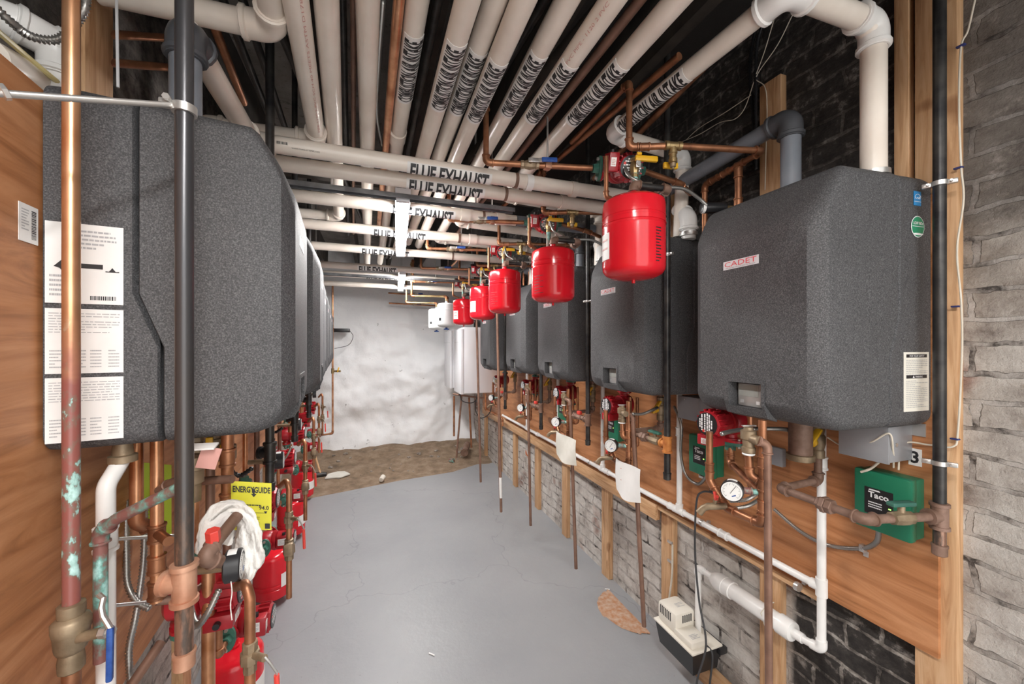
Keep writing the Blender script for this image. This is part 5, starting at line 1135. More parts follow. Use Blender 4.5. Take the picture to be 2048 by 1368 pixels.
# cables
def cable(label, pts, r, mat, name='cable', cat='cable', n=10):
    return tag(MB().sweep(smooth_path(pts, n), r, 8).build(name, mat), label, cat)
cable('black power cable hanging from the boiler plug to the condensate pump', [Q(1432, 986, 1.35), Q(1405, 984, 1.36), Q(1393, 1005, 1.36), Q(1390, 1100, 1.37), Q(1398, 1200, 1.37), Q(1412, 1290, 1.36), V((1.33, 1.33, .12)), V((1.33, 1.30, .02))], .0042, 'rubber')
cable('black cable leaving the condensate pump and lying on the floor', [V((1.42, 1.37, .245)), V((1.425, 1.335, .22)), V((1.40, 1.325, .10)), V((1.37, 1.30, .02)), V((1.42, 1.16, .012)), V((1.50, 1.06, .010))], .0042, 'rubber')
cable('bundled coil of black cable on the floor below the pump', [V((1.33, 1.30, .012)), V((1.43, 1.28, .014)), V((1.48, 1.33, .02)), V((1.40, 1.34, .03)), V((1.34, 1.31, .03)), V((1.45, 1.22, .02)), V((1.50, 1.24, .025)), V((1.40, 1.30, .036)), V((1.33, 1.24, .02)), V((1.43, 1.12, .014))], .0038, 'rubber')
tag(MB().obox(Q(1432, 984, 1.37), (0,1,0), (1,0,0), (0,0,1), (.05,.025,.022), .004).build('plug', 'black'), 'black plug of the power cable beside the nearest gauge', 'plug')
tag(MB().box((1.478, Q(1412, 985).y, 1.13), (1.4995, Q(1412,985).y+.08, 1.20), .003).build('outlet_box', 'grey_box'), 'small grey outlet behind the nearest gauge', 'outlet')
cable('cream wire running down the nearest pine stud at right', [at(1952, -10, X=1.508), at(1936, 60, X=1.505), at(1922, 95, X=1.500), at(1918, 200, X=1.500), at(1922, 330, X=1.500), at(1927, 400, X=1.500), at(1914, 500, X=1.502), at(1922, 600, X=1.50), at(1924, 700, X=1.50), at(1916, 860, X=1.500), at(1906, 893, X=1.497), at(1860, 890, X=1.490), at(1815, 885, X=1.475), at(1800, 905, X=1.455), at(1797, 940, X=1.44)], .0024, 'wire', 'wire', 'wire')
cable('cream wire drooping from the nearest boiler into the green box', [at(1655, 875, X=1.40), at(1690, 893, X=1.40), at(1740, 885, X=1.38), at(1778, 867, X=1.375), at(1786, 900, X=1.40), at(1787, 935, X=1.44)], .0024, 'wire', 'wire', 'wire')
cable('stubby cream wire end at the top of the green box', [at(1757, 925, X=1.42), at(1740, 938, X=1.42), at(1722, 944, X=1.422)], .0035, 'wire', 'wire', 'wire')
for k, (x, y) in enumerate(((1922, 92), (1917, 336), (1912, 613), (1910, 878))):
    tag(MB().obox(at(x, y, X=1.500), (0,1,0), (1,0,0), (0,0,1), (.018,.012,.005), .002).build('cable_clip', 'blue_clip'), 'dark blue wire clip on the nearest stud, %s from the top' % nth[k].replace('nearest', 'first'), 'clip')
# dark cables and wires on the upper right wall
for k, pts in enumerate(([(1532, 5), (1506, 80), (1500, 160), (1508, 260), (1503, 330)], [(1540, 10), (1515, 85), (1512, 170), (1512, 270), (1512, 340)])):
    flex('flex_conduit', 'dark ribbed conduit dropping down the dim sooty upper right wall, %s strand' % ('left', 'right')[k], [at(x, y, X=1.52-.012*k) for x, y in pts], .008, mat='black', pitch=.012)
for k, (pts, lab) in enumerate(([[(1552, 25), (1530, 100), (1510, 155)], 'thin wire from the ceiling to the knot on the upper right wall'], [[(1585, 30), (1555, 90), (1520, 140), (1510, 160)], 'second thin wire from the ceiling to the knot on the upper right wall'],
        [[(1508, 163), (1490, 215), (1470, 238), (1440, 245), (1400, 268), (1360, 285)], 'thin wire sagging left from the knot on the upper right wall'], [[(1502, 190), (1450, 225), (1400, 255), (1372, 280)], 'straight thin wire left of the knot on the upper right wall'],
        [[(1512, 160), (1530, 175), (1534, 220), (1532, 300), (1530, 380)], 'thin wire running down the pine stud from the knot'])):
    cable(lab, [at(x, y, X=1.505) for x, y in pts], .0018, 'wire', 'wire', 'wire', 6)
# hanging sheets
def sheet(label, px, py0, py1, wpx, X, mat='sheet', stripe=False):
    a = at(px, py0, X=X); b = at(px+wpx, py0, X=X); c = at(px, py1, X=X); n = 10; m = 10; mb = MB(); vs = []
    for j in range(m+1):
        for i in range(n+1):
            u = i/n; v = j/m; y = a.y+(b.y-a.y)*u-.02*v*(1-u)*0; z = a.z+(c.z-a.z)*v-.012*math.sin(u*3)*v
            vs.append((X-.02*math.sin(u*PI)*(.4+v)-.006*math.sin(7*u+3*v), y+.012*v*(u-.5), z))
    mb.add(vs, [(j*(n+1)+i, j*(n+1)+i+1, (j+1)*(n+1)+i+1, (j+1)*(n+1)+i) for j in range(m) for i in range(n)]); vs2 = [V(v)+V((.0012,0,0)) for v in vs]
    mb.add(vs2, [(j*(n+1)+i, (j+1)*(n+1)+i, (j+1)*(n+1)+i+1, j*(n+1)+i+1) for j in range(m) for i in range(n)])
    o = tag(mb.build('hanging_sheet', mat, sharp=80), label, 'sheet')
    return o
s1 = sheet('crumpled white plastic bag sheet hanging below the second gauge', 1232, 916, 977, 50, 1.13, 'paper')
mb = MB(); y_ = at(1238, 925, X=1.128).y; z1 = at(1238, 925, X=1.13).z; z0 = at(1238, 985, X=1.13).z
k = 0; z = z0
while z < z1: mb.box((1.1205-.003*math.sin(k), y_-.0335, z), (1.1215-.003*math.sin(k), y_-.0265, z+.004)); z += .009; k += 1
mb.build('pink_stripe', 'pink_ink', s1)
s2 = sheet('dusty cream plastic sheet hanging below the third gauge', 1113, 862, 908, 40, 1.16)
for i, (px, py) in enumerate(((1312, 700),)): pass
# small things by stud at (1335,1150): two clips with hose
for k, (x, y) in enumerate(((1340, 1083), (1340, 1121))): tag(MB().box((1.500, at(x, y, X=1.51).y-.02, at(x, y, X=1.51).z-.006), (1.5125, at(x, y, X=1.51).y+.012, at(x, y, X=1.51).z+.006), .002).build('hose_clip', 'steel'), '%s zinc clip on the pine stud above the condensate pump' % ('upper', 'lower')[k], 'clip')
cable('clear tube running down the stud behind the condensate pump', [at(1345, 1090, X=1.50), at(1344, 1150, X=1.50), at(1338, 1200, X=1.50), at(1335, 1240, X=1.47)], .005, 'wire', 'tube', 'tube')
# ================================================================ LEFT SIDE
def W(px, py, Y): return at(px, py, Y=Y)
# near risers, unique to the front
x, y = -.495, .90
t = thing('copper_riser', 'tall copper riser at far left, bright above and verdigris below', 'pipe', (x, y, 1.08)); MB().cyl((x, y, 2.97), (x, y, 1.135), .0115, seg=24).build('pipe_length', 'riser', t)
v = thing('ball_valve', 'large dusty brass ball valve with blue lever at bottom left', 'valve', (x, y, 1.10))
MB().lathe((x, y, 1.150), (0,0,-1), [(0,.014), (.002,.0185), (.018,.0185), (.022,.017), (.026,.023), (.030,.026), (.045,.026), (.050,.024), (.075,.022), (.082,.019), (.085,.016), (.100,.018), (.115,.0175), (.118,.0145)], 10).build('valve_body', 'bronze', v)
MB().cyl((x+.015, y-.01, 1.092), (x+.050, y-.020, 1.100), .0085).build('stem', 'bronze', v)
lv = MB().sweep([at(198, 1190, Y=.88), at(207, 1197, Y=.87), at(203, 1215, Y=.865), at(206, 1232, Y=.86), at(222, 1258, Y=.855)], .0042, 8).lathe((x+.050, y-.020, 1.1), (1,-.2,0), [(0,.010), (.01,.010), (.011,.007), (.02,.007)], 6).build('lever', 'steel', v)
MB().beam(at(221, 1254, Y=.855), at(219, 1362, Y=.86), .011, (1,.2,0), .009, .003).build('grip', 'blue', lv, label='blue vinyl grip')
pipe('copper_riser', 'dull copper pipe below the large brass valve at bottom left', [V((x, y, 1.036)), V((x, y, .30))], .0122, 'copper')
pipe('verdigris_branch', 'verdigris copper branch from the riser towards the black gas pipe', [V((-.486, .96, 1.0)), V((-.486, .96, 1.245)), V((-.455, .945, 1.272)), V((-.335, .905, 1.335))], .0105, 'patina', 'patina', L_=.022, R=.022, k=1.22, skip=(2,))
# black gas drop (with rod clamp), then its repeats
GL = [(-.309, .833, 1.185, 1.03, 'nearest'), (-.323, 1.50, 1.24, 1.105, 'second'), (-.366, 2.20, 1.235, 1.11, 'third'), (-.405, 2.95, 1.23, 1.10, 'fourth')]
for i, (x, y, zt, zb, n_) in enumerate(GL):
    r = .0134; m1 = 'pink_brass' if i == 0 else 'rust_iron'
    t = thing('gas_pipe', 'black iron gas drop %s' % ('before the nearest left boiler, worn to copper colour low down' if i == 0 else 'in the left row, %s from the camera' % n_), 'pipe', (x, y, zb), group='black gas drops on the left')
    MB().cyl((x, y, 2.97), (x, y, zt), r, seg=20).build('riser', 'worn_iron' if i == 0 else 'iron', t)
    if i == 0: iron_tee((x, y, zt), r, m1, (0,0,1), (-1,.35,0), t, .036)
    else: iron_tee((x, y, zt), r, 'iron', (0,0,1), (-1,.35,0), t, .036)
    MB().cyl((x, y, zt), (x, y, zb+.01), r, seg=20).build('nipple', 'worn_iron' if i == 0 else 'iron', t); cap_mb((x, y, zb+.02), (0,0,-1), r).build('end_cap', m1 if i == 0 else 'iron', t)
x, y, z = GL[0][0], GL[0][1], 2.012
t = thing('brace_rod', 'zinc threaded rod clamped to the black gas pipe, crossing to the left wall', 'rod', (x, y, z))
e = at(-40, 184, Y=.70)
MB().cyl((x-.012, y-.006, z), e, .0048, seg=12).build('rod', 'steel', t); MB().lathe((x, y, z-.009), (0,0,1), [(0,.0134), (0,.018), (.014,.018), (.014,.0134)], 20).build('ring', 'steel', t)
MB().obox((x-.022, y-.004, z+.002), (1,.1,0), (0,1,0), (0,0,1), (.022,.014,.014), .003).hexa((x-.018, y-.022, z+.006), (x-.018, y+.012, z+.006), .006).build('ear', 'steel', t)
MB().hexa(at(2, 184, Y=.705), at(16, 184, Y=.708), .010).build('nut', 'steel', t)
# white drop, copper tees behind
pipe('drain_pipe', 'white PVC drain pipe dropping beside the brass valve at bottom left', [V((-.500, 1.06, 1.40)), V((-.502, 1.06, 1.355)), V((-.508, 1.02, 1.315)), V((-.508, 1.02, .25))], .0150, 'white_pvc', 'white_pvc', L_=.028, R=.03, k=1.2, skip=(1, 2), coup=((2,.10),), lip=False, group='white drain pipes on the left')
MB().lathe((-.500, 1.06, 1.350), (0,0,1), [(0,.017), (.002,.024), (.016,.024), (.018,.018), (.045,.016)], 20).build('grey_collar', 'bronze', None)
o = bpy.data.objects['grey_collar']; o.name = 'drain_collar'; tag(o, 'dusty grey collar where the white drain enters the nearest left boiler', 'fitting')
def lw(px, py, Y): return at(px, py, Y=Y)
cA = lw(273, 1000, 1.14); cB = lw(314, 1000, 1.14)
pipe('copper_pipe', 'copper pipe with cap hanging under the nearest left boiler, left of the teed one', [V((cA.x, 1.14, 1.40)), V((cA.x, 1.14, 1.19)), V((cA.x+.02, 1.16, 1.165))], .0125, 'bright_copper', 'copper', L_=.030, R=.02, k=1.22)
t = pipe('copper_pipe', 'copper pipe with stacked tees under the nearest left boiler', [V((cB.x, 1.14, 1.40)), V((cB.x, 1.14, 1.00))], .0125, 'bright_copper', 'copper', coup=((0,.60),(0,.78),(0,.93)), k=1.3, L_=.03)
MB().cyl((cB.x, 1.14, 1.16), (cB.x+.05, 1.07, 1.165), .0105).build('side_tee', 'copper', t)
pipe('copper_pipe', 'dusty copper stub from the stacked tees towards the black gas pipe', [V((cB.x+.008, 1.13, 1.262)), V((cB.x+.045, 1.10, 1.285)), V((-.30, 1.05, 1.295))], .0095, 'brown_pipe', 'brown_pipe', L_=.02, R=.02)
pipe('copper_pipe', 'long dusty copper pipe slanting from the stacked tees to the floor side', [V((cB.x, 1.14, 1.0)), V((cB.x+.045, 1.16, .985)), V((-.385, 1.30, .98)), V((-.385, 1.30, 1.4))], .0095, 'brown_pipe', 'brown_pipe', L_=.022, R=.02)
pipe('copper_pipe', 'thick copper riser rising from the floor behind the teed pipe', [V((-.395, 1.20, .3)), V((-.395, 1.20, 1.06))], .0145, 'bright_copper')
pipe('copper_pipe', 'grey brown pipe slanting up from the floor at lower left', [at(262, 1372, Y=1.2), at(322, 1285, Y=1.28)], .0115, 'brown_pipe')
tag(MB().cyl(at(232, 1078, Y=1.22), at(350, 1071, Y=1.30), .0045).build('threaded_rod', 'steel'), 'steel rod crossing behind the copper pipes at lower left, upper', 'rod')
tag(MB().cyl(at(226, 1211, Y=1.22), at(342, 1200, Y=1.30), .0045).build('threaded_rod', 'steel'), 'steel rod crossing behind the copper pipes at lower left, lower', 'rod')
flex('flex_conduit', 'ribbed conduit hanging straight from behind the green tag, left strand', [lw(252, 1000, 1.32), lw(253, 1110, 1.30), lw(256, 1170, 1.28), lw(275, 1205, 1.26), lw(300, 1218, 1.25)], .0085, pitch=.008)
flex('flex_conduit', 'ribbed conduit with clamp running down to the floor at lower left', [lw(290, 1000, 1.32), lw(288, 1110, 1.30), lw(280, 1180, 1.28), lw(270, 1240, 1.26), lw(258, 1300, 1.25), lw(262, 1372, 1.24)], .0085, pitch=.008)
# tags and guide label
def card(name, label, cat, px0, py0, px1, py1, Y, mat, tilt=0, bend=.0):
    a = at(px0, py1, Y=Y); b = at(px1, py1, Y=Y+tilt); c = at(px0, py0, Y=Y); ax = (b-a); w_ = ax.length; ax.normalize(); h = c.z-a.z
    n = 8; vs = []; nn = ax.cross(V((0,0,1)))
    for j in range(n+1):
        for i in range(n+1): vs.append(a+ax*(w_*i/n)+V((0,0,h*j/n))+nn*(bend*math.sin(PI*i/n)*math.cos(j/n*2)))
    mb = MB().add(vs, [(j*(n+1)+i, j*(n+1)+i+1, (j+1)*(n+1)+i+1, (j+1)*(n+1)+i) for j in range(n) for i in range(n)]); mb.add([v-nn*.0008 for v in vs], [(j*(n+1)+i, (j+1)*(n+1)+i, (j+1)*(n+1)+i+1, j*(n+1)+i+1) for j in range(n) for i in range(n)])
    o = tag(mb.build(name, mat, sharp=80), label, cat); return o, a, ax, nn, w_, h
o, a, ax, nn, w_, h = card('energy_label', 'yellow energy guide label hanging under the nearest left boiler', 'label', 462, 962, 543, 1060, 1.10, 'guide', 0.02)
up = V((0,0,1)); 
flat_text('ENERGYGUIDE', a+ax*w_*.04+up*h*.78+nn*.001, ax, up, w_*.93, h*.13, bold=.03).build('lettering', 'ink', o)
MB().prism([(0,-.008), (.006,0), (.002,0), (.002,.012), (-.002,.012), (-.002,0), (-.006,0)], a+ax*w_*.55+up*h*.76+nn*.0012, ax, up, nn*.0003).build('arrow', 'ink', o)
flat_text('94.0', a+ax*w_*.68+up*h*.43+nn*.001, ax, up, w_*.25, h*.085, bold=.02).build('numerals', 'ink', o)
plate(a+ax*w_*.36+up*h*.36+nn*.001, ax, up, w_*.52, h*.006, .0004).build('scale_line', 'ink', o); MB().prism([(0,0), (.004,-.006), (.008,0)], a+ax*w_*.80+up*h*.40+nn*.0012, ax, up, nn*.0003).build('marker', 'ink', o)
fine_print(a+ax*w_*.3+up*h*.50+nn*.0006, ax, up, w_*.5, h*.05, 1, seed=2).build('print_lines', 'ink', o); fine_print(a+ax*w_*.1+up*h*.06+nn*.0006, ax, up, w_*.6, h*.24, 6, seed=5, fill=.2).build('print_lines', 'ink', o)
plate(a+ax*w_*.83+up*h*.03+nn*.001, ax, up, w_*.13, h*.11, .0004).build('emblem', 'ink', o)
o, a, ax, nn, w_, h = card('hanging_tag', 'lime green tag with domestic lettering hanging behind the copper pipes', 'tag', 286, 925, 343, 1075, 1.36, 'tag', .02)
flat_text('DOMESTIC', a+ax*w_*.36+up*h*.08+nn*.001, (0,0,1), -ax, h*.42, .008, bold=.01).build('lettering', 'ink', o); flat_text('GAS MAN', a+ax*w_*.36+up*h*.62+nn*.001, (0,0,1), -ax, h*.32, .008, bold=.01).build('lettering', 'ink', o)
# ---- repeating kit of the left row
def left_kit():
    K = []
    cx_, cy_ = -.228, .90
    # bronze column with valve
    t = thing('valve_column', 'L', 'pipe', (cx_, cy_, .70), group='bronze valve columns on the left')
    m = MB().tube([V((cx_-.045, cy_+.08, 1.085)), V((cx_-.01, cy_+.01, 1.125)), V((cx_, cy_, 1.10)), V((cx_, cy_, .70))], .0095, .02); m.build('pipe_length', 'copper', t)
    MB().lathe((cx_, cy_, 1.015), (0,0,-1), [(0,.011), (.002,.0135), (.018,.0135), (.020,.017), (.040,.017), (.042,.012), (.06,.012)], 8).cyl((cx_, cy_, .99), (cx_+.032, cy_-.03, .995), .0065).build('union', 'bronze', t)
    MB().lathe((cx_, cy_, .915), (0,0,-1), [(0,.012), (.002,.015), (.020,.015), (.024,.019), (.052,.020), (.056,.015), (.075,.015), (.077,.011)], 8).build('valve_body', 'bronze', t)
    MB().obox((cx_+.002, cy_-.018, .885), (1,0,0), (0,1,0), (0,0,1), (.030,.022,.045), .005).build('bonnet', 'bronze', t)
    MB().sweep([(cx_+.032, cy_-.03, .998), (cx_+.040, cy_-.03, .985), (cx_+.050, cy_-.02, .955), (cx_+.052, cy_-.02, .88)], .0025, 6).build('lever', 'steel', t)
    MB().sweep([(cx_+.050, cy_-.02, .95), (cx_+.0525, cy_-.02, .88)], .005, 8).build('lever_grip', 'red_pl', t)
    K.append((t, 'bronze valve column at the aisle edge, {n} in the left row'))
    K.append((gauge('L', (-.285, .95, 1.145), PI/2+.10, 'pressure gauges on the left'), 'black cased gauge seen edge-on, {n} in the left row'))
    K.append((pipe('gauge_stub', 'L', [V((-.37, .96, 1.145)), V((-.285, .95, 1.145))], .0085, 'bronze', 'bronze', group='gauge stubs on the left'), 'dusty stub pipe behind the {n} gauge in the left row'))
    # upper pump: motor along +x
    t = pump('L', (-.455, 1.23, .955), (0,0,0), 'upper red pumps on the left')
    t.rotation_euler = Matrix(((0, -1, 0), (0, 0, -1), (1, 0, 0))).to_euler(); K.append((t, 'red pump lying below the {n} gauge of the left row'))
    # lower pump with flange facing the camera
    t = pump('L', (-.485, 1.72, .56), (0,0,0), 'lower red pumps on the left'); t.rotation_euler = Matrix(((0, -1, 0), (1, 0, 0), (0, 0, 1))).to_euler()
    K.append((t, 'red pump with green flange facing out above the {n} low red tank'))
    K.append((pipe('copper_pipe', 'L', [V((-.485, 1.62, .56)), V((-.485, 1.56, .56)), V((-.485, 1.56, .80))], .0111, 'copper', 'copper', group='copper feeds to the lower left pumps', L_=.026, R=.026), 'copper bend into the green flange of the {n} lower left pump'))
    tk = tank(-.545, 1.94, .03, .33, .1035, 'red', 'L', group='low red tanks on the left', up=False)
    wrap(tk, -.545, 1.94, .1035, -.9, .35, .12, .20, 'paper', label='white label band')
    K.append((tk, 'red expansion tank standing low under the pipes, {n} in the left row'))
    K.append((pipe('copper_pipe', 'L', [V((-.345, 1.17, 1.40)), V((-.345, 1.17, 1.12)), V((-.30, 1.14, 1.06)), V((-.28, 1.0, 1.05))][:2], .0135, 'copper', 'copper', group='copper risers on the left', coup=((0,.3),(0,.7))), 'copper riser under the {n} left boiler, nearer the aisle'))
    K.append((pipe('copper_pipe', 'L', [V((-.43, 1.32, 1.40)), V((-.43, 1.32, .95))], .0111, 'brown_pipe', 'copper', group='copper risers on the left', coup=((0,.25),)), 'dull copper riser under the {n} left boiler, middle one'))
    K.append((pipe('copper_pipe', 'L', [V((-.50, 1.42, 1.40)), V((-.50, 1.42, .92)), V((-.46, 1.36, .90))], .0111, 'bright_copper', 'copper', group='copper risers on the left', L_=.025, R=.02), 'bright copper riser under the {n} left boiler, nearest the wall'))
    v = ball_valve('L', (-.44, 1.26, 1.32), (0,0,1), (1,-.6,0), .0111, 'bronze', 'yellow', group='yellow levers on the left', hlen=.06, sub='yellow lever'); K.append((v, 'yellow lever valve under the {n} left boiler'))
    K.append((flex('flex_conduit', 'L', [V((-.42, 1.15, 1.0)), V((-.36, 1.02, 1.0)), V((-.33, .99, 1.03)), V((-.31, 1.0, 1.075))], .0075, 'steel conduits on the left'), 'ribbed conduit curving below the {n} gauge of the left row'))
    K.append((flex('flex_conduit', 'L', [V((-.40, 1.30, 1.38)), V((-.40, 1.32, 1.28)), V((-.37, 1.34, 1.22)), V((-.33, 1.33, 1.24))], .0075, 'steel conduits on the left', mat='black', pitch=.010), 'dark ribbed conduit dangling under the {n} left boiler'))
    return K
KL = left_kit()
for i in range(1, 6):
    for o, lab in KL:
        if i >= 4 and o.name.startswith(('flex', 'ball', 'copper_pipe')): continue
        dz = -.02 if i < 2 else -.03
        if o.name.startswith(('pressure_g', 'gauge_s')): dz = .025
        off = V((-.05*i-.008, .71*i, dz))
        if o.name.startswith('circ') and o['group'].startswith('lower'): off.x = -.045*i
        if o.name.startswith('expansion'): off = V((-.045*i, .86*i, 0))
        if o.name.startswith('expansion') and i >= 4: continue
        dup(o, off=off, label=lab.format(n=nth[i]))
for o, lab in KL: o['label'] = lab.format(n=nth[0])
# ---- near-left details
# brown pipe under the rag with red cap
p1 = at(468, 1040, Y=.98); p2 = at(405, 1118, Y=.90)
t = pipe('dusty_pipe', 'dusty bronze pipe the white rag hangs over, with a red cap', [p1+(p1-p2)*.12, p2, p2+V((.03,.06,-.045))], .0118, 'rust_iron', 'rust_iron', L_=.03, R=.025)
c = at(427, 1082, Y=.925)
MB().hexa(c-V((0,0,.0)), c+V((.0,-.005,.024)), .0125).build('red_cap', 'red_pl', t)
# rag: thick folded cloth over the pipe
def rag():
    mb = MB(); n = 26; m = 30; vs = []
    ctr = at(462, 1036, Y=.985); 
    top = [(388, 1104, .90), (396, 1058, .92), (416, 1020, .945), (446, 1002, .96), (484, 1004, .965), (512, 1030, .955), (523, 1075, .94), (530, 1118, .93), (516, 1140, .92), (500, 1160, .91), (484, 1176, .91)]
    inn = [(420, 1108, .91), (428, 1080, .93), (440, 1052, .96), (458, 1036, .99), (470, 1040, .99), (474, 1062, .97), (470, 1092, .95), (468, 1115, .94), (470, 1135, .93), (476, 1155, .93), (470, 1174, .93)]
    A = smooth_path([at(x, y, Y=Y+.06) for x, y, Y in top], 5); B = smooth_path([at(x, y, Y=Y+.06) for x, y, Y in inn], 5); k = len(A)
    w_ = 14
    for i in range(k):
        d = B[i]-A[i]; out = d.cross(V((0,0,1))); out = V((.35,-.9,.1)).normalized()
        for j in range(w_):
            f = j/(w_-1); q = A[i]+d*f; bul = math.sin(PI*f)*.020+.0065*math.sin(f*15+i*.30)+.004*math.sin(i*.9+f*5)
            vs.append(q+out*bul)
    fs = [(i*w_+j, i*w_+j+1, (i+1)*w_+j+1, (i+1)*w_+j) for i in range(k-1) for j in range(w_-1)]
    mb.add(vs, fs); vb = [v+V((-.003,.010,-.002)) for v in vs]; mb.add(vb, [f[::-1] for f in fs])
    nV = k*w_; rim = [(i*w_, (i+1)*w_) for i in range(k-1)]+[((i+1)*w_+w_-1, i*w_+w_-1) for i in range(k-1)]+[(j+1, j) for j in range(w_-1)]+[((k-1)*w_+j, (k-1)*w_+j+1) for j in range(w_-1)]
    for a, b in rim: mb.f.append((a, b, nV+b, nV+a))
    o = mb.build('rag', 'cloth', sharp=70); tag(o, 'white terry rag draped over the dusty pipe at lower left', 'rag')
    nz = bpy.data.textures.new('n', 'CLOUDS'); nz.noise_scale = .02
    md = o.modifiers.new('s', 'SUBSURF'); md.levels = md.render_levels = 2
    md = o.modifiers.new('d', 'DISPLACE'); md.texture = nz; md.strength = .008; md.mid_level = .5; md.texture_coords = 'GLOBAL'
    # hanging second fold
    mb = MB(); vs = []; P = [at(410, 1040, Y=.97), at(402, 1075, Y=.96), at(398, 1105, Y=.95)]
    k = 8; P = smooth_path(P, 6)
    for i, q in enumerate(P):
        for j in range(k): f = j/(k-1); vs.append(q+V((.05*f, .02*f, -.006*math.sin(f*9)))+V((0,-.008*math.sin(f*PI*2),0)))
    n_ = len(P); fs = [(i*k+j, i*k+j+1, (i+1)*k+j+1, (i+1)*k+j) for i in range(n_-1) for j in range(k-1)]
    mb.add(vs, fs); mb.add([v+V((0,.006,0)) for v in vs], [f[::-1] for f in fs]); mb.build('back_fold', 'cloth', o, sharp=70)
    tp = [at(480, 1168, Y=.93), at(461, 1190, Y=.925), at(461, 1215, Y=.925), at(463, 1240, Y=.925)]
    MB().sweep(smooth_path([at(462, 1163, Y=.925), at(464, 1185, Y=.925), at(461, 1210, Y=.925), at(464, 1240, Y=.925)], 5), .0011, 5).build('loose_thread', 'cloth', o)
rag()
# rubber-handled yellow levers right behind the gas pipe
for k, (px, py, Y) in enumerate(((420, 905, 1.20), (448, 918, 1.22))):
    q = at(px, py, Y=Y); t = thing('gas_valve', 'yellow lever valve under the nearest left boiler, %s of two' % ('left', 'right')[k], 'valve', q)
    MB().cyl(q+V((0,.03,-.03)), q+V((0,.03,.10)), .014).hexa(q+V((0,.03,-.01)), q+V((0,.03,.03)), .020).build('valve_body', 'bronze', t); MB().obox(q+V((0,-.004,.01)), (1,0,0), (0,1,0), (0,0,1), (.016,.008,.060), .003).build('lever', 'yellow', t)
# folded white paper tag by the bronze fitting
q = at(398, 955, Y=1.0); t = thing('relief_valve', 'bronze relief valve with pink paper tag behind the black gas pipe', 'valve', q)
MB().lathe(q+V((-.02,.02,.045)), (0,0,-1), [(0,.012), (.004,.026), (.03,.028), (.032,.022), (.06,.022), (.062,.017), (.10,.017)], 18).build('valve_body', 'bronze', t)
pl = MB().obox(q+V((.018,-.002,.04)), (1,.2,-.3), (0,1,0), (.3,0,1), (.035,.002,.045), 0).build('paper_tag', 'pink_ink', t)
MB().obox(q+V((.010,-.006,.066)), (1,.1,-.05), (0,1,.2), (0,-.2,1), (.045,.03,.004), .001).build('paper_fold', 'paper', t)
# white wall pipes and fittings at upper left
pipe('pvc_pipe', 'thick white pipe crossing behind the copper riser at top left', [at(20, 60, Y=1.12)+V((-.02,0,.02)), at(24, 42, Y=1.12), at(120, 95, Y=1.17), at(118, 160, Y=1.17)+V((0,0,-.12))], R2, 'white_pvc', 'white_pvc', L_=.07, R=.05)
pipe('pvc_pipe', 'cream pipe passing behind the plywood top at far left', [at(-30, 110, Y=1.02), at(96, 175, Y=1.2), at(150, 200, Y=1.35)], .034, 'pvc', 'pvc', skip=(1,))
tag(MB().box(at(12, 120, Y=1.25)-V((.0,0,.06)), at(42, 60, Y=1.28), .004).build('white_block', 'white_en'), 'white painted block on the wall above the plywood at far left', 'block')
flex('flex_conduit', 'steel braided conduit sagging behind the copper riser at top left', [at(-20, 5, Y=.95), at(20, 42, Y=.97), at(60, 72, Y=1.0), at(110, 80, Y=1.02), at(140, 60, Y=1.02), at(168, 20, Y=1.0), at(172, -20, Y=1.0)], .0085, pitch=.006)
cable('yellow cable slanting over the plywood edge at top left', [at(-10, 58, Y=1.0), at(50, 110, Y=1.08), at(110, 160, Y=1.14), at(122, 168, Y=1.16)], .0055, 'pale_yellow')
cable('thin grey cable on the edge of the pine stud at top left', [at(233, -10, Y=1.16), at(234, 60, Y=1.16), at(236, 175, Y=1.16)], .003, 'clear')
# left far end: pipe down the white wall
t = pipe('copper_pipe', 'thin copper pipe down the white far wall, turning at the floor', [V((-.50, 5.70, 2.4)), V((-.50, 5.70, .42)), V((-.85, 5.68, .40))], .012, 'bright_copper', 'copper', L_=.04, R=.04, coup=((0,.3),))
t = thing('gas_cock', 'small yellow handled cock on the thin copper pipe by the far wall', 'valve', (-.50, 5.70, 1.25)); MB().cyl((-.50, 5.70, 1.22), (-.50, 5.70, 1.29), .019).cyl((-.50, 5.70, 1.25), (-.40, 5.68, 1.25), .012).build('valve_body', 'brass', t); MB().obox((-.43, 5.66, 1.27), (.3,0,1), (0,1,0), (-1,0,.3), (.07,.012,.016), .003).build('handle', 'yellow', t)
t = thing('wall_outlet', 'black plug strip on the white far wall by the thin copper pipe', 'outlet', (-.43, 5.98, 1.80)); MB().box((-.52, 5.90, 1.78), (-.30, 6.02, 1.83), .006).build('strip', 'black', t); MB().sweep(smooth_path([(-.30, 5.95, 1.80), (-.26, 5.95, 1.72), (-.32, 5.95, 1.60), (-.50, 5.95, 1.55)], 8), .004, 6).build('cord', 'black', t)

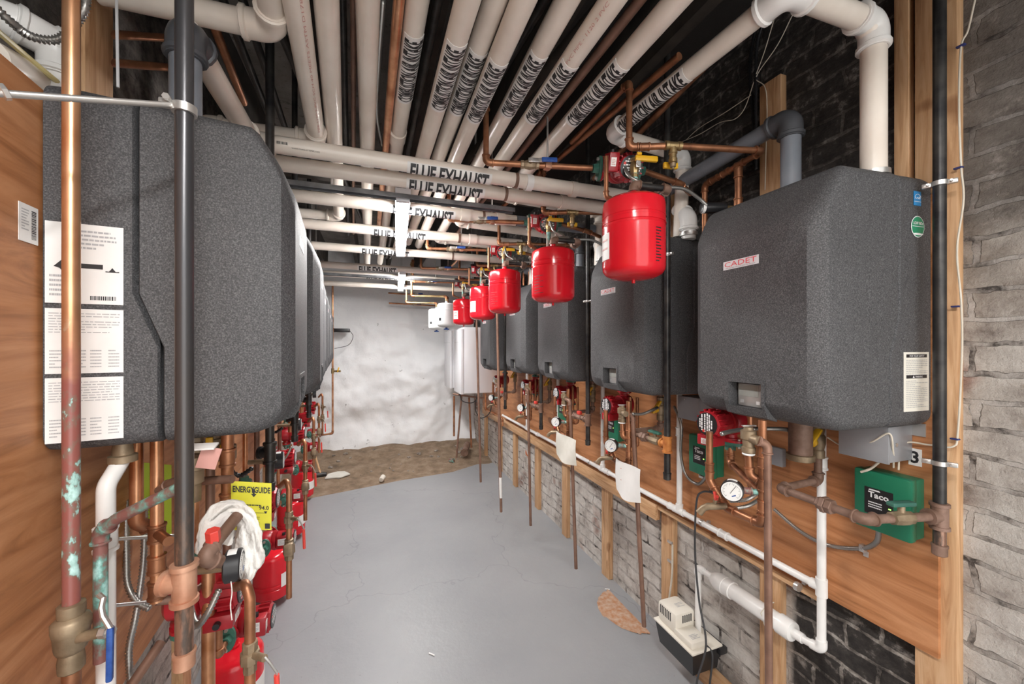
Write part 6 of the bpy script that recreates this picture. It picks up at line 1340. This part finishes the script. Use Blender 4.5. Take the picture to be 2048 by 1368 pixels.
# ================================================================ FLOOR AND EARTH DETAILS
def gz(x, y): return dirt((x+1.7)/3.4, (y-4.1)/2.3).z
rnd = random.Random(21); M['stone'] = speck('rubble', (.16,.13,.11), (.42,.37,.32), 30, .95, 0, .5)
for k in range(34):
    x = rnd.uniform(-.75, 1.25); y = rnd.uniform(5.0, 5.9); s = rnd.uniform(.015, .045) if y > 5.4 else rnd.uniform(.008, .02)
    bm = bmesh.new(); bmesh.ops.create_icosphere(bm, subdivisions=2, radius=1); mb = MB()
    for v in bm.verts: v.co *= .75+.5*MN.noise(v.co*1.3+V((k*3,0,0)))
    mb.add([V((x+v.co.x*s, y+v.co.y*s*.8, gz(x, y)+s*.25+v.co.z*s*.6)) for v in bm.verts], [tuple(v.index for v in f.verts) for f in bm.faces]); bm.free()
    tag(mb.build('rubble_stone', 'stone', sharp=25), 'lump of rubble lying on the earth before the white wall', 'stone', 'rubble stones on the earth')
# broken pieces
t = tag(MB().lathe(at(762, 960, z=.03), V((.25,.6,.15)), [(0,.018), (.001,.026), (.07,.03), (.072,.02)], 12).build('pipe_scrap', 'cream_plastic'), 'short scrap of cream pipe lying at the edge of the grey floor', 'scrap')
o = MB().prism([(0,0), (.17,-.03), (.27,.04), (.20,.15), (.12,.17), (.02,.13)], at(650, 958, z=.03), (1,.1,0), (0,1,.05), (0,0,.012)).build('flat_slab', 'sheet'); tag(o, 'flat pale shovel blade lying on the earth at the end of the wooden handle', 'shovel')
sh = at(645, 955, z=.03)
MB().cyl(sh+V((-.02,.03,.02)), at(622, 885, Y=sh.y+.15), .012).build('handle', 'lumber', o)
MB().sweep([sh+V((-.10,.02,.03)), sh+V((0,.05,.02)), sh+V((.04,.05,.02))], [.03,.032,.02], 10).build('socket', 'iron', o)
t = tag(MB().lathe(at(900, 921, z=.03), (.5,-.6,.1), [(0,.026), (.002,.032), (.06,.032), (.062,.026)], 16).build('pipe_fitting', 'patina'), 'greenish pipe coupling lying on the earth near the right wall', 'fitting')
# pipes hanging below the white boilers
for k, (p0, p1, m_, lab) in enumerate((((908, 792), (908, 872), 'copper', 'copper pipe stub hanging below the white boilers, leftmost'), ((923, 792), (913, 915), 'brown_pipe', 'grey pipe leaning from the white boilers to the earth'), ((938, 795), (943, 895), 'copper', 'copper pipe dropping from the white boilers to the cast pipe'))):
    a = at(*p0, Y=5.0); b = at(*p1, Y=5.05+.0*k); pipe('copper_pipe', lab, [a, b], .0125, m_)
pipe('copper_pipe', 'copper header running along the underside of the nearer white boiler', [at(906, 788, Y=5.0), at(940, 793, Y=4.9), at(1000, 800, Y=4.75)], .012, 'brown_pipe', 'brown_pipe', skip=(1,))
pipe('copper_pipe', 'bright copper bends below the nearer white boiler', [V((1.35, 4.78, .98)), V((1.35, 4.78, .78)), V((1.40, 4.55, .76)), V((1.42, 4.3, .74)), V((1.42, 4.3, .66))], .0115, 'bright_copper', 'copper', L_=.03, R=.03)
cable('black cable looped below the white boilers', [V((1.05, 4.95, .99)), V((1.09, 4.93, .88)), V((1.22, 4.9, .86)), V((1.30, 4.88, .97))], .006, 'black')
cable('black cable hanging down beside the copper bends at the far end', [V((1.22, 4.7, .99)), V((1.20, 4.7, .80)), V((1.26, 4.65, .70)), V((1.36, 4.6, .78)), V((1.36, 4.55, .98))], .006, 'black')
t = pipe('cast_pipe', 'rusty cast iron stub pipe poking from the earth in the far right corner', [V((1.30, 5.55, .16)), V((1.20, 5.30, .12))], .045, 'rust_iron'); MB().lathe((1.20, 5.30, .12), V((-.35,-.9,-.1)), [(0,.040), (0,.052), (.03,.052), (.03,.040)], 20).build('hub', 'rust_iron', t)
# litter on the grey floor
for k, (x, y, l, a) in enumerate(((858, 1306, .035, .8), (1210, 1178, .03, .5))):
    p = at(x, y, z=.004); tag(MB().cyl(p, p+V((math.cos(a)*l, -math.sin(a)*l, .0)), .0035).build('floor_scrap', 'white_pvc'), ('small white stick lying on the grey floor in the foreground', 'small pale wood chip on the floor below the wall studs')[k], 'scrap')
# scattered fluff of brick dust
o = lumpy('brick_dust', speck('brick_dust', (.42,.20,.10), (.50,.36,.27), 40, .95), lambda u, v: V((1.45-.15*u*(1+.3*MN.noise(V((v*7,0,0)))), 1.98+.20*math.cos(v*PI)*math.sqrt(max(0,1-u*u))+.02*MN.noise(V((u*9, v*9, 3))), .0006+.006*(1-u)*(.6+.4*MN.noise(V((u*9, v*9, 0)))))), 16, 20); tag(o, 'spill of orange brick dust at the foot of the right wall', 'dust', kind='stuff')
